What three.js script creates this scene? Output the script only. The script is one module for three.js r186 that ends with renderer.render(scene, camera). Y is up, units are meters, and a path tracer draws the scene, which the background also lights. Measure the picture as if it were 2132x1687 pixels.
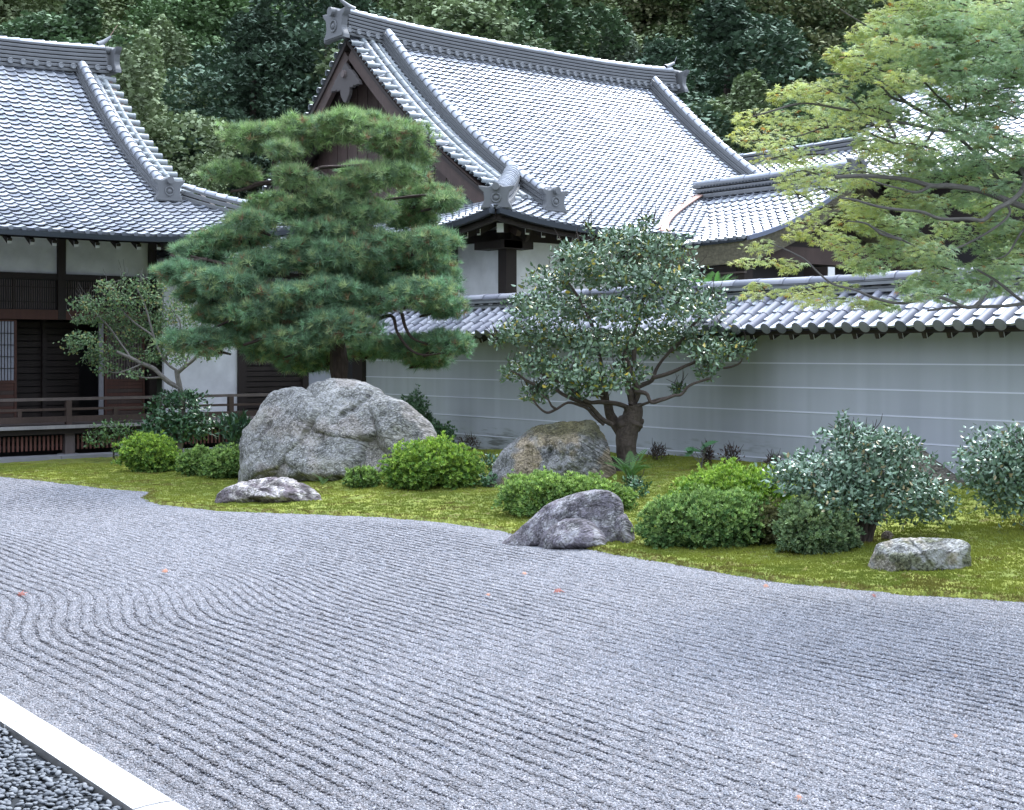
import * as THREE from 'three';
import { ImprovedNoise } from 'three/addons/math/ImprovedNoise.js';
import { mergeGeometries, mergeVertices } from 'three/addons/utils/BufferGeometryUtils.js';

// ---------------------------------------------------------------- camera, sky, sun, exposure
// Ground plan: U runs along the halls (to the right and away), V along the garden wall (to the left and away); x = U, z = -V.
const COS = 0.62059, SIN = 0.78414, EYE = 2.2;
const scene = new THREE.Scene();
const renderer = new THREE.WebGLRenderer({ antialias: true });
renderer.setSize(1024, 810);
renderer.toneMapping = THREE.LinearToneMapping;
renderer.toneMappingExposure = 2.05;
renderer.shadowMap.enabled = true;
const camera = new THREE.PerspectiveCamera(2 * Math.atan(843.5 / 2800) * 180 / Math.PI, 2132 / 1687, 0.1, 600);
camera.position.set(0, EYE, 0);
camera.lookAt(COS * 10, EYE, -SIN * 10);
camera.setViewOffset(2132, 1687, 0, 108, 2132, 1687);          // a shifted lens keeps the posts upright
const SUN = new THREE.Vector3(0.80, 1.25, -0.32).normalize();
{
  const W = 512, H = 256, d = new Float32Array(W * H * 4), v = new THREE.Vector3();
  for (let j = 0; j < H; j++) for (let i = 0; i < W; i++) {
    const up = ((j + 0.5) / H - 0.5) * Math.PI, az = ((i + 0.5) / W - 0.5) * 2 * Math.PI;
    v.set(Math.cos(az) * Math.cos(up), Math.sin(up), Math.sin(az) * Math.cos(up));
    const ang = Math.acos(THREE.MathUtils.clamp(v.dot(SUN), -1, 1)) * 180 / Math.PI;
    const s = Math.max(0, v.y);
    let L = v.y > 0 ? 0.95 * (0.5 + 0.9 * s) + 2.4 * Math.exp(-((ang / 32) ** 2)) : 0.22;
    const o = (j * W + i) * 4;
    d[o] = L * 0.85; d[o + 1] = L * 0.97; d[o + 2] = L * 1.2; d[o + 3] = 1;
  }
  const t = new THREE.DataTexture(d, W, H, THREE.RGBAFormat, THREE.FloatType);
  t.mapping = THREE.EquirectangularReflectionMapping; t.magFilter = THREE.LinearFilter; t.needsUpdate = true;
  scene.background = t; scene.environment = t;
}
const sun = new THREE.DirectionalLight(new THREE.Color(1.0, 0.95, 0.87), 1.5);
sun.position.copy(SUN).multiplyScalar(80); sun.position.x += 14; sun.position.z -= 16;
sun.target.position.set(14, 0, -16); sun.castShadow = true; sun.shadow.radius = 22;
sun.shadow.mapSize.set(4096, 4096);
Object.assign(sun.shadow.camera, { left: -45, right: 45, top: 45, bottom: -45, near: 1, far: 220 });
scene.add(sun, sun.target);

// ---------------------------------------------------------------- helpers
const V3 = (x, y, z) => new THREE.Vector3(x, y, z);
const P = (U, V, h) => new THREE.Vector3(U, h, -V);
const FACE = Math.atan2(-COS, SIN);                             // local x to the viewer's right, local z towards the viewer
const rng = (seed) => () => { seed = (seed + 0x6d2b79f5) | 0; let t = Math.imul(seed ^ (seed >>> 15), 1 | seed); t = (t + Math.imul(t ^ (t >>> 7), 61 | t)) ^ t; return ((t ^ (t >>> 14)) >>> 0) / 4294967296; };
const lerp = THREE.MathUtils.lerp, clamp = THREE.MathUtils.clamp;
const ss = (a, b, x) => { const t = clamp((x - a) / (b - a), 0, 1); return t * t * (3 - 2 * t); };
const PN = new ImprovedNoise();
const n3 = (x, y, z) => PN.noise(x, y, z);
const fbm = (x, y, z, o = 4) => { let s = 0, a = 0.5; for (let i = 0; i < o; i++) { s += a * PN.noise(x + i * 7.3, y - i * 3.1, z + i * 5.7); x *= 2.03; y *= 2.03; z *= 2.03; a *= 0.5; } return s; };
const used = {};
const numbered = (n) => { used[n] = (used[n] ?? -1) + 1; return used[n] ? n + '_' + String(used[n]).padStart(3, '0') : n; };
function tag(o, label, category, group, kind) {
  if (label) o.userData.label = label;
  if (category) o.userData.category = category;
  if (group) o.userData.group = group;
  if (kind) o.userData.kind = kind;
  return o;
}
function thing(name, label, category, pos = V3(0, 0, 0), turn = 0, group) {
  const o = new THREE.Group(); o.name = numbered(name); o.position.copy(pos); o.rotation.y = turn; scene.add(o);
  return tag(o, label, category, group);
}
function mk(name, geo, m, parent, kind) {
  const o = new THREE.Mesh(geo, m); o.name = name; o.castShadow = o.receiveShadow = true;
  if (kind) o.userData.kind = kind;
  (parent ?? scene).add(o); return o;
}
function inst(name, geo, m, mats, cols, parent) {
  const o = new THREE.InstancedMesh(geo, m, mats.length); o.name = name; o.castShadow = o.receiveShadow = true; o.userData.kind = 'stuff';
  mats.forEach((x, i) => { o.setMatrixAt(i, x); if (cols) o.setColorAt(i, cols[i]); });
  (parent ?? scene).add(o); return o;
}
function buf(pos, idx, uv, col) {
  const g = new THREE.BufferGeometry();
  g.setAttribute('position', new THREE.Float32BufferAttribute(pos, 3));
  if (uv) g.setAttribute('uv', new THREE.Float32BufferAttribute(uv, 2));
  if (col) g.setAttribute('color', new THREE.Float32BufferAttribute(col, 3));
  if (idx) g.setIndex(idx);
  g.computeVertexNormals(); return g;
}
const flat = (g) => { const o = g.index ? g.toNonIndexed() : g; o.computeVertexNormals(); return o; };
const C = (r, g, b) => new THREE.Color().setRGB(r, g, b);

// periodic noise textures
const hash = (x, y, s) => { let h = Math.imul(x, 374761393) + Math.imul(y, 668265263) + Math.imul(s, 974711); h = Math.imul(h ^ (h >>> 13), 1274126177); return ((h ^ (h >>> 16)) >>> 0) / 4294967296; };
function pnoise(x, y, per, s) {
  const xi = Math.floor(x), yi = Math.floor(y), fx = x - xi, fy = y - yi, u = fx * fx * (3 - 2 * fx), v = fy * fy * (3 - 2 * fy), m = (a) => ((a % per) + per) % per;
  return lerp(lerp(hash(m(xi), m(yi), s), hash(m(xi + 1), m(yi), s), u), lerp(hash(m(xi), m(yi + 1), s), hash(m(xi + 1), m(yi + 1), s), u), v);
}
function pfbm(u, v, base, oct, s) { let a = 0.5, t = 0, w = 0, p = base; for (let i = 0; i < oct; i++) { t += a * pnoise(u * p, v * p, p, s + i); w += a; a *= 0.55; p *= 2; } return t / w; }
function tex(w, h, fn, srgb, sx = 1, sy = 1) {
  const d = new Uint8Array(w * h * 4), c = [0, 0, 0];
  for (let j = 0; j < h; j++) for (let i = 0; i < w; i++) { fn(i / w, j / h, c); const o = (j * w + i) * 4; for (let k = 0; k < 3; k++) { let x = clamp(c[k], 0, 1); if (srgb) x = x < 0.0031308 ? x * 12.92 : 1.055 * Math.pow(x, 1 / 2.4) - 0.055; d[o + k] = x * 255; } d[o + 3] = 255; }
  const t = new THREE.DataTexture(d, w, h); t.wrapS = t.wrapT = THREE.RepeatWrapping; t.magFilter = THREE.LinearFilter; t.repeat.set(sx, sy);
  if (srgb) t.colorSpace = THREE.SRGBColorSpace; t.needsUpdate = true; return t;
}
const T = {
  grain: tex(256, 256, (u, v, c) => { const g = 0.55 + 0.5 * pfbm(u * 1, v * 1, 4, 5, 3) * (0.6 + 0.6 * pnoise(u * 64, v * 2, 64, 9)); c[0] = c[1] = c[2] = g; }),
  mott: tex(512, 512, (u, v, c) => { const g = 0.72 + 0.38 * pfbm(u, v, 5, 6, 21); c[0] = c[1] = c[2] = g; }),
  rock: tex(1024, 1024, (u, v, c) => {
    const a = pfbm(u, v, 6, 6, 31), b = pfbm(u, v, 40, 4, 37), l = pfbm(u, v, 90, 2, 41), r = 1 - Math.abs(2 * pfbm(u, v, 9, 5, 53) - 1);
    let g = 0.30 + 1.0 * a * a + 0.5 * (b - 0.5); if (l > 0.66) g += 0.45; if (l < 0.30) g *= 0.5; if (r > 0.975) g *= 0.55;
    c[0] = g * 1.0; c[1] = g * (0.99 - 0.03 * (a - 0.5)); c[2] = g * (0.94 + 0.2 * (b - 0.5));
  }, true),
  rockb: tex(1024, 1024, (u, v, c) => { const r = 1 - Math.abs(2 * pfbm(u, v, 9, 5, 53) - 1); const g = 0.55 * pfbm(u, v, 12, 6, 61) + 0.35 * pfbm(u, v, 60, 3, 67) - (r > 0.965 ? 0.3 : 0); c[0] = c[1] = c[2] = g; }),
  grit: tex(512, 512, (u, v, c) => { const a = pnoise(u * 96, v * 96, 96, 71), b = pnoise(u * 200, v * 200, 200, 73); const g = 0.18 + 0.5 * a * b + 0.35 * (a > 0.62) * b; c[0] = g * 0.96; c[1] = g; c[2] = g * 1.08; }, true),
  gritb: tex(512, 512, (u, v, c) => { const g = 0.6 * pnoise(u * 96, v * 96, 96, 71) + 0.4 * pnoise(u * 200, v * 200, 200, 73); c[0] = c[1] = c[2] = g; }),
  moss: tex(1024, 1024, (u, v, c) => {
    const a = pfbm(u, v, 7, 5, 81), b = pfbm(u, v, 120, 3, 83), d = pfbm(u, v, 18, 4, 85); const f = 0.62 + 0.76 * b; const y = ss(0.42, 0.62, a);
    c[0] = lerp(0.185, 0.255, y) * f; c[1] = lerp(0.225, 0.285, y) * f; c[2] = lerp(0.04, 0.05, y) * f;
    const br = ss(0.58, 0.72, d) * 0.6; c[0] = lerp(c[0], 0.13 * f, br); c[1] = lerp(c[1], 0.085 * f, br); c[2] = lerp(c[2], 0.03 * f, br);
  }, true),
  mossb: tex(1024, 1024, (u, v, c) => { const g = 0.45 * pfbm(u, v, 120, 3, 83) + 0.55 * pfbm(u, v, 34, 3, 87); c[0] = c[1] = c[2] = g; }),
  bark: tex(256, 256, (u, v, c) => { const g = 0.45 + 0.8 * pfbm(u, v, 10, 5, 91) * (0.5 + 0.7 * pnoise(u * 22, v * 5, 22, 95)); c[0] = c[1] = c[2] = g; }),
  barkb: tex(256, 256, (u, v, c) => { const g = pfbm(u, v, 10, 5, 91) * 0.5 + 0.5 * pnoise(u * 22, v * 5, 22, 95); c[0] = c[1] = c[2] = g; }),
};
const rep = (t, x, y) => { const c = t.clone(); c.repeat.set(x, y); c.needsUpdate = true; return c; };
const std = (o) => new THREE.MeshStandardMaterial(o);
const leafMat = (rough = 0.55, trans = 0, extra = {}) => trans ? new THREE.MeshPhysicalMaterial({ color: 0xffffff, roughness: 0.9, transmission: trans, thickness: 0, side: THREE.DoubleSide, ...extra }) : std({ color: 0xffffff, roughness: rough, side: THREE.DoubleSide, ...extra });
const M = {
  slat: std({ color: C(0.24, 0.10, 0.075), roughness: 0.65, map: T.grain }),
  wood: std({ color: C(0.035, 0.024, 0.020), roughness: 0.7, map: T.grain }),
  woodRed: std({ color: C(0.105, 0.042, 0.028), roughness: 0.65, map: T.grain }),
  woodGrey: std({ color: C(0.17, 0.135, 0.125), roughness: 0.75, map: T.grain }),
  woodBrown: std({ color: C(0.085, 0.055, 0.045), roughness: 0.7, map: T.grain }),
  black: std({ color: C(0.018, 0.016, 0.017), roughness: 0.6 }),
  gutter: std({ color: C(0.035, 0.042, 0.05), roughness: 0.35, metalness: 0.5 }),
  white: std({ color: C(0.86, 0.87, 0.88), roughness: 0.85, map: T.mott }),
  whiter: std({ color: C(0.88, 0.89, 0.92), roughness: 0.85, map: T.mott }),
  tip: std({ color: C(0.8, 0.8, 0.78), roughness: 0.6 }),
  paper: std({ color: C(0.42, 0.44, 0.5), roughness: 0.9 }),
  copper: std({ color: C(0.36, 0.22, 0.17), roughness: 0.55, metalness: 0.3 }),
  stone: std({ color: C(0.30, 0.30, 0.32), roughness: 0.85, map: T.mott }),
  granite: std({ color: C(0.86, 0.85, 0.83), roughness: 0.8, map: T.mott, bumpMap: T.gritb, bumpScale: 0.002 }),
  bark: std({ color: C(0.11, 0.085, 0.07), roughness: 0.95, map: T.bark, bumpMap: T.barkb, bumpScale: 0.02 }),
  barkRed: std({ color: C(0.075, 0.052, 0.043), roughness: 0.95, map: T.bark, bumpMap: T.barkb, bumpScale: 0.025 }),
  barkPale: std({ color: C(0.22, 0.20, 0.18), roughness: 0.95, map: T.bark, bumpMap: T.barkb, bumpScale: 0.012 }),
  thatch: std({ color: C(0.30, 0.27, 0.19), roughness: 1, map: T.bark, bumpMap: T.gritb, bumpScale: 0.03 }),
};
const TONES = [[0.37, 0.39, 0.43], [0.43, 0.45, 0.49], [0.28, 0.30, 0.335], [0.48, 0.50, 0.53], [0.38, 0.40, 0.43]];
const tileMats = TONES.map(([r, g, b]) => std({ color: C(r, g, b), roughness: 0.36, metalness: 0.42 }));
const tileInst = std({ color: 0xffffff, roughness: 0.36, metalness: 0.42 });
const worn = [[0.20, 0.225, 0.235], [0.25, 0.275, 0.28], [0.17, 0.195, 0.205], [0.28, 0.30, 0.31], [0.22, 0.24, 0.26]].map(([r, g, b]) => std({ color: C(r, g, b), roughness: 0.55, metalness: 0.2 }));
const ridgeMat = std({ color: C(0.155, 0.16, 0.165), roughness: 0.6, metalness: 0.15, map: T.mott });
const ridgePale = std({ color: C(0.26, 0.27, 0.28), roughness: 0.5, metalness: 0.25, map: T.mott });
const deckMat = std({ color: C(0.05, 0.05, 0.055), roughness: 0.9 });

// boxes and sweeps
function box(w, h, d, x = 0, y = 0, z = 0) { const g = new THREE.BoxGeometry(w, h, d); g.translate(x, y, z); return g; }
function uvBox(g, s = 1) {                                       // uv in metres on a box-like geometry
  const p = g.attributes.position, n = g.attributes.normal, uv = [];
  for (let i = 0; i < p.count; i++) { const ax = Math.abs(n.getX(i)), ay = Math.abs(n.getY(i)), az = Math.abs(n.getZ(i)); if (ax >= ay && ax >= az) uv.push(p.getZ(i) * s, p.getY(i) * s); else if (ay >= az) uv.push(p.getX(i) * s, p.getZ(i) * s); else uv.push(p.getX(i) * s, p.getY(i) * s); }
  g.setAttribute('uv', new THREE.Float32BufferAttribute(uv, 2)); return g;
}
const beam = (U0, V0, h0, U1, V1, h1) => uvBox(box(Math.abs(U1 - U0), Math.abs(h1 - h0), Math.abs(V1 - V0), (U0 + U1) / 2, (h0 + h1) / 2, -(V0 + V1) / 2), 0.6);
function sweep(pts, w, h, up = V3(0, 1, 0), dy = 0) {            // a rectangular bar along a path, its base centre on the path
  const pos = [], idx = [], n = pts.length;
  for (let i = 0; i < n; i++) {
    const t = pts[Math.min(i + 1, n - 1)].clone().sub(pts[Math.max(i - 1, 0)]).normalize(), s = t.clone().cross(up).normalize(), u = s.clone().cross(t).normalize();
    for (const [a, b] of [[-1, 0], [1, 0], [1, 1], [-1, 1]]) { const q = pts[i].clone().addScaledVector(s, a * w / 2).addScaledVector(u, dy + b * h); pos.push(q.x, q.y, q.z); }
  }
  for (let i = 0; i < n - 1; i++) for (let k = 0; k < 4; k++) { const a = i * 4 + k, b = i * 4 + (k + 1) % 4; idx.push(a, b, a + 4, b, b + 4, a + 4); }
  idx.push(0, 2, 1, 0, 3, 2); const e = (n - 1) * 4; idx.push(e, e + 1, e + 2, e, e + 2, e + 3);
  return uvBox(flat(buf(pos, idx)), 1);
}
function tube(pts, r0, r1, sides = 7, wob = 0.12, seed = 1) {     // a tapered, slightly irregular limb
  const curve = new THREE.CatmullRomCurve3(pts), n = Math.max(4, Math.round(pts.length * 4)), pos = [], idx = [], uv = [];
  let prev = V3(0, 0, 1);
  for (let i = 0; i <= n; i++) {
    const f = i / n, c = curve.getPoint(f), t = curve.getTangent(f), s = t.clone().cross(prev); if (s.lengthSq() < 1e-4) s.copy(t).cross(V3(1, 0, 0)); s.normalize(); const u = s.clone().cross(t).normalize(); prev = u.clone().cross(s).lengthSq() ? u.clone() : prev; prev = s.clone().cross(t).normalize();
    const R = lerp(r0, r1, f);
    for (let k = 0; k <= sides; k++) { const a = k / sides * 2 * Math.PI, q = (k % sides), rr = R * (1 + wob * 2 * n3(c.x * 3 + Math.cos(q / sides * 6.283), c.y * 3 + Math.sin(q / sides * 6.283), seed)); pos.push(c.x + (s.x * Math.cos(a) + u.x * Math.sin(a)) * rr, c.y + (s.y * Math.cos(a) + u.y * Math.sin(a)) * rr, c.z + (s.z * Math.cos(a) + u.z * Math.sin(a)) * rr); uv.push(k / sides * Math.max(1, Math.round(R * 12)), f * n * 0.12); }
  }
  for (let i = 0; i < n; i++) for (let k = 0; k < sides; k++) { const a = i * (sides + 1) + k; idx.push(a, a + 1, a + sides + 1, a + 1, a + sides + 2, a + sides + 1); }
  return buf(pos, idx, uv);
}
const mat4 = (p, X, Y, Z) => new THREE.Matrix4().makeBasis(X, Y, Z).setPosition(p);
const place = (o, m) => { m.decompose(o.position, o.quaternion, o.scale); return o; };
function seen(p) { const D = p.x * COS - p.z * SIN; if (D < 1) return null; const r = (p.x * SIN + p.z * COS) / D, y = (p.y - EYE) / D; return Math.abs(r) < 0.385 && y < 0.265 && y > -0.345 ? D : null; }
function partsAndRest(name, geo, list, parent, mats = tileMats, most = 300) {       // list: { m, tone }: the nearest in view as parts, the rest as one part of kind stuff
  for (const e of list) e.D = seen(V3().setFromMatrixPosition(e.m)) ?? 1e4 + (e.k = 1);
  list.sort((a, b) => a.D - b.D);
  list.slice(0, most).forEach((e) => place(mk(name, geo, mats[e.tone % 5], parent), e.m));
  const rest = list.slice(most); if (!rest.length) return;
  const r = rng(rest.length);
  inst(name + '_field', geo, tileInst, rest.map((e) => e.m), rest.map((e) => { const [a, b, c] = TONES[e.tone % 5], f = 0.86 + 0.28 * r(); return C(a * f, b * f, c * f); }), parent);
}

// ---------------------------------------------------------------- ground: gravel, moss, kerb
const EDGE = [[7.4, 27], [7.65, 24.24], [7.93, 23.1], [8.24, 21.28], [8.67, 20.17], [8.1, 19.11], [8.03, 18.36], [8.34, 17.13], [8.98, 16.27], [9.65, 15.26], [10.01, 14.32], [10.13, 13.14], [9.86, 11.8], [9.93, 10.99], [9.91, 9.85], [9.9, 8.56], [10.19, 7.66], [10.56, 6.91], [10.85, 6.47], [11.6, 5.2], [12.6, 3], [13, 1]];
function edgeDist(U, V) {
  let best = 1e9, eu = 1e9;
  for (let i = 0; i < EDGE.length - 1; i++) {
    const [a, b] = EDGE[i], [c, d] = EDGE[i + 1], ex = c - a, ey = d - b, t = clamp(((U - a) * ex + (V - b) * ey) / (ex * ex + ey * ey), 0, 1);
    best = Math.min(best, Math.hypot(U - a - ex * t, V - b - ey * t));
    if (V <= b && V >= d) eu = Math.min(eu, a + ex * (V - b) / ey);
  }
  if (V > 27) eu = 7.4; if (V < 1) eu = 13;
  return U > eu ? best : -best;
}
const terr = (U, V) => { const d = edgeDist(U, V); return d <= 0 ? 0 : 0.045 + (0.42 - 0.40 * ss(16, 27.5, V)) * ss(0, 6, d) + (d > 0.4 ? 0.07 * ss(0.4, 1.5, d) * (1 - 0.6 * ss(18, 24, V)) * fbm(U * 0.9, V * 0.9, 3, 3) : 0); };
const wobble = (U, V) => 0.07 * n3(U * 3.1, V * 3.1, 1.7) + 0.045 * n3(U * 9, V * 9, 4.4);
tag(mk('ground', (() => { const g = new THREE.PlaneGeometry(800, 800); g.rotateX(-Math.PI / 2); g.translate(60, -0.35, -60); return g; })(), std({ color: C(0.06, 0.065, 0.045), roughness: 1 })), null, null, null, 'structure');
const phase = (U, V) => {
  const bend = 0.72 * ss(10.0, 12.4, V) * ss(8.2, 4.6, U) + 0.30 * n3(U * 0.16, V * 0.13, 2.2) - 0.3 * ss(15, 19, V) * ss(8.5, 6, U);
  return (U - bend + 0.006 * n3(U * 1.5, V * 1.5, 8)) / 0.114;
};
const furrow = (U, V) => {
  const ph = phase(U, V), k = 0.35 + 0.75 * clamp(0.5 + 1.8 * n3(U * 0.45, V * 0.4, 5.5), 0, 1);
  const e = edgeDist(U, V), fade = ss(-0.1, -0.6, e) * ss(2.75, 3.05, U);
  return (0.0085 * k * Math.sin(ph * 2 * Math.PI) + 0.003 * Math.sin(ph * 4 * Math.PI + 1)) * fade + 0.004 * n3(U * 4, V * 4, 3.3);
};
const gravel = tag(mk('gravel_court', (() => {
  const pos = [], idx = [], uv = [], nu = 560, nv = 360;
  for (let j = 0; j <= nv; j++) for (let i = 0; i <= nu; i++) { const U = 2.732 + i / nu * 9.2, V = 2 + 25 * Math.pow(j / nv, 1.15); pos.push(U, furrow(U, V) - (edgeDist(U, V) > 0.12 ? 0.06 : 0), -V); uv.push(U / 0.75, V / 0.75); }
  for (let j = 0; j < nv; j++) for (let i = 0; i < nu; i++) { const a = j * (nu + 1) + i; idx.push(a, a + 1, a + nu + 1, a + 1, a + nu + 2, a + nu + 1); }
  return buf(pos, idx, uv);
})(), std({ color: C(0.66, 0.66, 0.70), roughness: 0.95, map: T.grit, bumpMap: T.gritb, bumpScale: 0.012 })), null, null, null, 'structure');
{
  const wide = mk('gravel_bed', (() => { const g = new THREE.PlaneGeometry(10, 24, 1, 1); g.rotateX(-Math.PI / 2); g.translate(7.7, -0.045, 12 - 2); return g; })(), std({ color: C(0.9, 0.9, 0.93), roughness: 1, map: rep(T.grit, 13, 32) }), gravel);
  wide.userData.kind = 'structure';
}
function pebbleCluster(seed, n, r0, r1, spread, flatness, long = spread) {
  const r = rng(seed), gs = [];
  for (let i = 0; i < n; i++) {
    const g = new THREE.IcosahedronGeometry(1, 0), s = lerp(r0, r1, r()), sx = s * (0.8 + 0.6 * r()), sy = s * flatness * (0.8 + 0.4 * r()), sz = s * (0.7 + 0.5 * r());
    g.applyMatrix4(new THREE.Matrix4().compose(V3((r() - 0.5) * spread, (r() - 0.3) * 0.004 + sy * 0.3, (r() - 0.5) * long), new THREE.Quaternion().setFromEuler(new THREE.Euler(r() * 0.9 - 0.45, r() * 6.28, r() * 0.9 - 0.45)), V3(sx, sy, sz)));
    const b = 0.38 + 1.05 * Math.pow(r(), 1.6) + 0.25 * r(), t = r() * 0.08, cs = []; for (let k = 0; k < g.attributes.position.count; k++) cs.push(b * (1 + t), b, b * (1 - t * 0.7));
    g.setAttribute('color', new THREE.Float32BufferAttribute(cs, 3)); g.deleteAttribute('uv'); gs.push(g);
  }
  return mergeGeometries(gs);
}
{
  const r = rng(77), mats = [[], [], []], cols = [[], [], []], q = new THREE.Quaternion(), Y = V3(0, 1, 0);
  let n = 0;
  for (let tries = 0; tries < 2000000 && n < 190000; tries++) {
    const D = Math.sqrt(lerp(5.9 * 5.9, 24.5 * 24.5, r())), rr = (r() - 0.5) * 0.80, U = D * (COS + rr * SIN), V = D * (SIN - rr * COS);
    if (U < 2.74 || V > 26.5) continue; const e = edgeDist(U, V); if (e > 0.07) continue;
    if (r() > (D < 13 ? 1 : lerp(1, 0.42, (D - 13) / 11))) continue;
    const gu = phase(U + 0.02, V) - phase(U - 0.02, V), gv = phase(U, V + 0.02) - phase(U, V - 0.02); q.setFromAxisAngle(Y, Math.atan2(-gv, -gu) + (r() < 0.5 ? Math.PI : 0)); const s = 0.85 + 0.4 * r(), k = n % 3;
    mats[k].push(new THREE.Matrix4().compose(V3(U, furrow(U, V), -V), q, V3(s, s, s)));
    const b = 0.25 * (0.80 + 0.40 * r()), w = r(); cols[k].push(C(b * (0.94 + 0.05 * w), b * 0.99, b * (1.10 - 0.05 * w))); n++;
  }
  const m = std({ color: 0xffffff, roughness: 0.85, vertexColors: true });
  for (let k = 0; k < 3; k++) inst('gravel_stones', pebbleCluster(300 + k, 12, 0.0046, 0.0085, 0.030, 0.8, 0.10), m, mats[k], cols[k], gravel);
}
// granite kerb
const kerb = tag(thing('stone_kerb'), null, null, null, 'structure');
for (let i = 0; i < 7; i++) {
  const a = 0.49 + i * 1.856, g = new THREE.BoxGeometry(0.208, 0.16, 1.834, 3, 2, 14), p = g.attributes.position;
  for (let k = 0; k < p.count; k++) { const ex = Math.abs(p.getX(k)) > 0.103, ey = p.getY(k) > 0.079; if (ex && ey) { p.setX(k, p.getX(k) * 0.965 + 0.003 * n3(p.getZ(k) * 9, i, 1)); p.setY(k, p.getY(k) - 0.004); } else if (ey) p.setY(k, p.getY(k) + 0.0025 * n3(p.getX(k) * 20, p.getZ(k) * 6, i)); }
  g.computeVertexNormals(); const s = mk('kerb_slab', uvBox(g, 1.4), M.granite, kerb); s.position.set(2.626, -0.02 + 0.004 * n3(i * 3.3, 1, 1), -(a + 0.928));
}
mk('kerb_mortar', box(0.19, 0.14, 13, 2.626, -0.035, -7), std({ color: C(0.05, 0.05, 0.05), roughness: 1 }), kerb);
// dark pebble strip in front of the kerb
const strip = tag(thing('pebble_strip'), null, null, null, 'structure');
mk('strip_bed', (() => { const g = new THREE.PlaneGeometry(2.2, 14); g.rotateX(-Math.PI / 2); g.translate(1.42, 0.012, -6); return g; })(), std({ color: C(0.03, 0.035, 0.04), roughness: 1 }), strip);
{
  const r = rng(9), peb = [0, 1, 2].map((k) => { let g = mergeVertices(new THREE.IcosahedronGeometry(1, 1).deleteAttribute('uv').deleteAttribute('normal')); const p = g.attributes.position; for (let i = 0; i < p.count; i++) { const f = 1 + 0.22 * n3(p.getX(i) * 1.3 + k * 9, p.getY(i) * 1.3, p.getZ(i) * 1.3); p.setXYZ(i, p.getX(i) * f, p.getY(i) * f * 0.42, p.getZ(i) * f * 0.72); } g.computeVertexNormals(); return g; });
  const mats = [[0.17, 0.185, 0.205], [0.21, 0.225, 0.24], [0.13, 0.145, 0.165], [0.26, 0.275, 0.29]].map(([a, b, c]) => std({ color: C(a, b, c), roughness: 0.7 })), list = [];
  for (let i = 0; i < 5200; i++) { const U = lerp(1.55, 2.51, r()), V = lerp(4.6, 9.4, r()), s = 0.013 + 0.011 * r(); list.push({ p: P(U, V, 0.016 + 0.020 * r()), s, k: i % 3, m: Math.floor(r() * 3.4), q: new THREE.Quaternion().setFromEuler(new THREE.Euler(r() * 0.7 - 0.35, r() * 6.28, r() * 0.7 - 0.35)) }); }
  for (const e of list) e.D = (seen(e.p) ?? 1e4) - e.p.y * 12;
  list.sort((a, b) => a.D - b.D);
  list.slice(0, 300).forEach((e) => { const o = mk('pebble', peb[e.k], mats[e.m], strip); o.position.copy(e.p); o.quaternion.copy(e.q); o.scale.setScalar(e.s); });
  const pm = std({ color: 0xffffff, roughness: 0.7 });
  for (let k = 0; k < 3; k++) { const L = list.slice(300).filter((e) => e.k === k); inst('pebbles', peb[k], pm, L.map((e) => new THREE.Matrix4().compose(e.p, e.q, V3(e.s, e.s, e.s))), L.map((e) => mats[e.m].color), strip); }
}
// moss bank
const moss = tag(mk('moss_bank', (() => {
  const pos = [], idx = [], uv = [], du = 0.055, dv = 0.07, nu = 210, nv = 370;
  for (let j = 0; j <= nv; j++) for (let i = 0; i <= nu; i++) {
    const V = 1.2 + j * dv, U = 7.0 + i * du + (i > 120 ? (i - 120) * 0.01 : 0), d = edgeDist(U, V) + wobble(U, V);
    const h = d < 0.09 ? lerp(-0.09, 0.045, ss(-0.02, 0.09, d)) : terr(U, V) + 0.004;
    pos.push(U, h + (d > 0 ? 0.018 * n3(U * 5, V * 5, 0.3) + 0.012 * n3(U * 14, V * 14, 7) : 0), -V); uv.push(U / 1.6, V / 1.6);
  }
  for (let j = 0; j < nv; j++) for (let i = 0; i < nu; i++) { const a = j * (nu + 1) + i; if (Math.max(pos[a * 3 + 1], pos[(a + 1) * 3 + 1], pos[(a + nu + 1) * 3 + 1], pos[(a + nu + 2) * 3 + 1]) < -0.05) continue; idx.push(a, a + 1, a + nu + 1, a + 1, a + nu + 2, a + nu + 1); }
  return buf(pos, idx, uv);
})(), std({ color: C(1, 1, 1), roughness: 1, map: T.moss, bumpMap: T.mossb, bumpScale: 0.045 })), null, null, null, 'structure');
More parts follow.
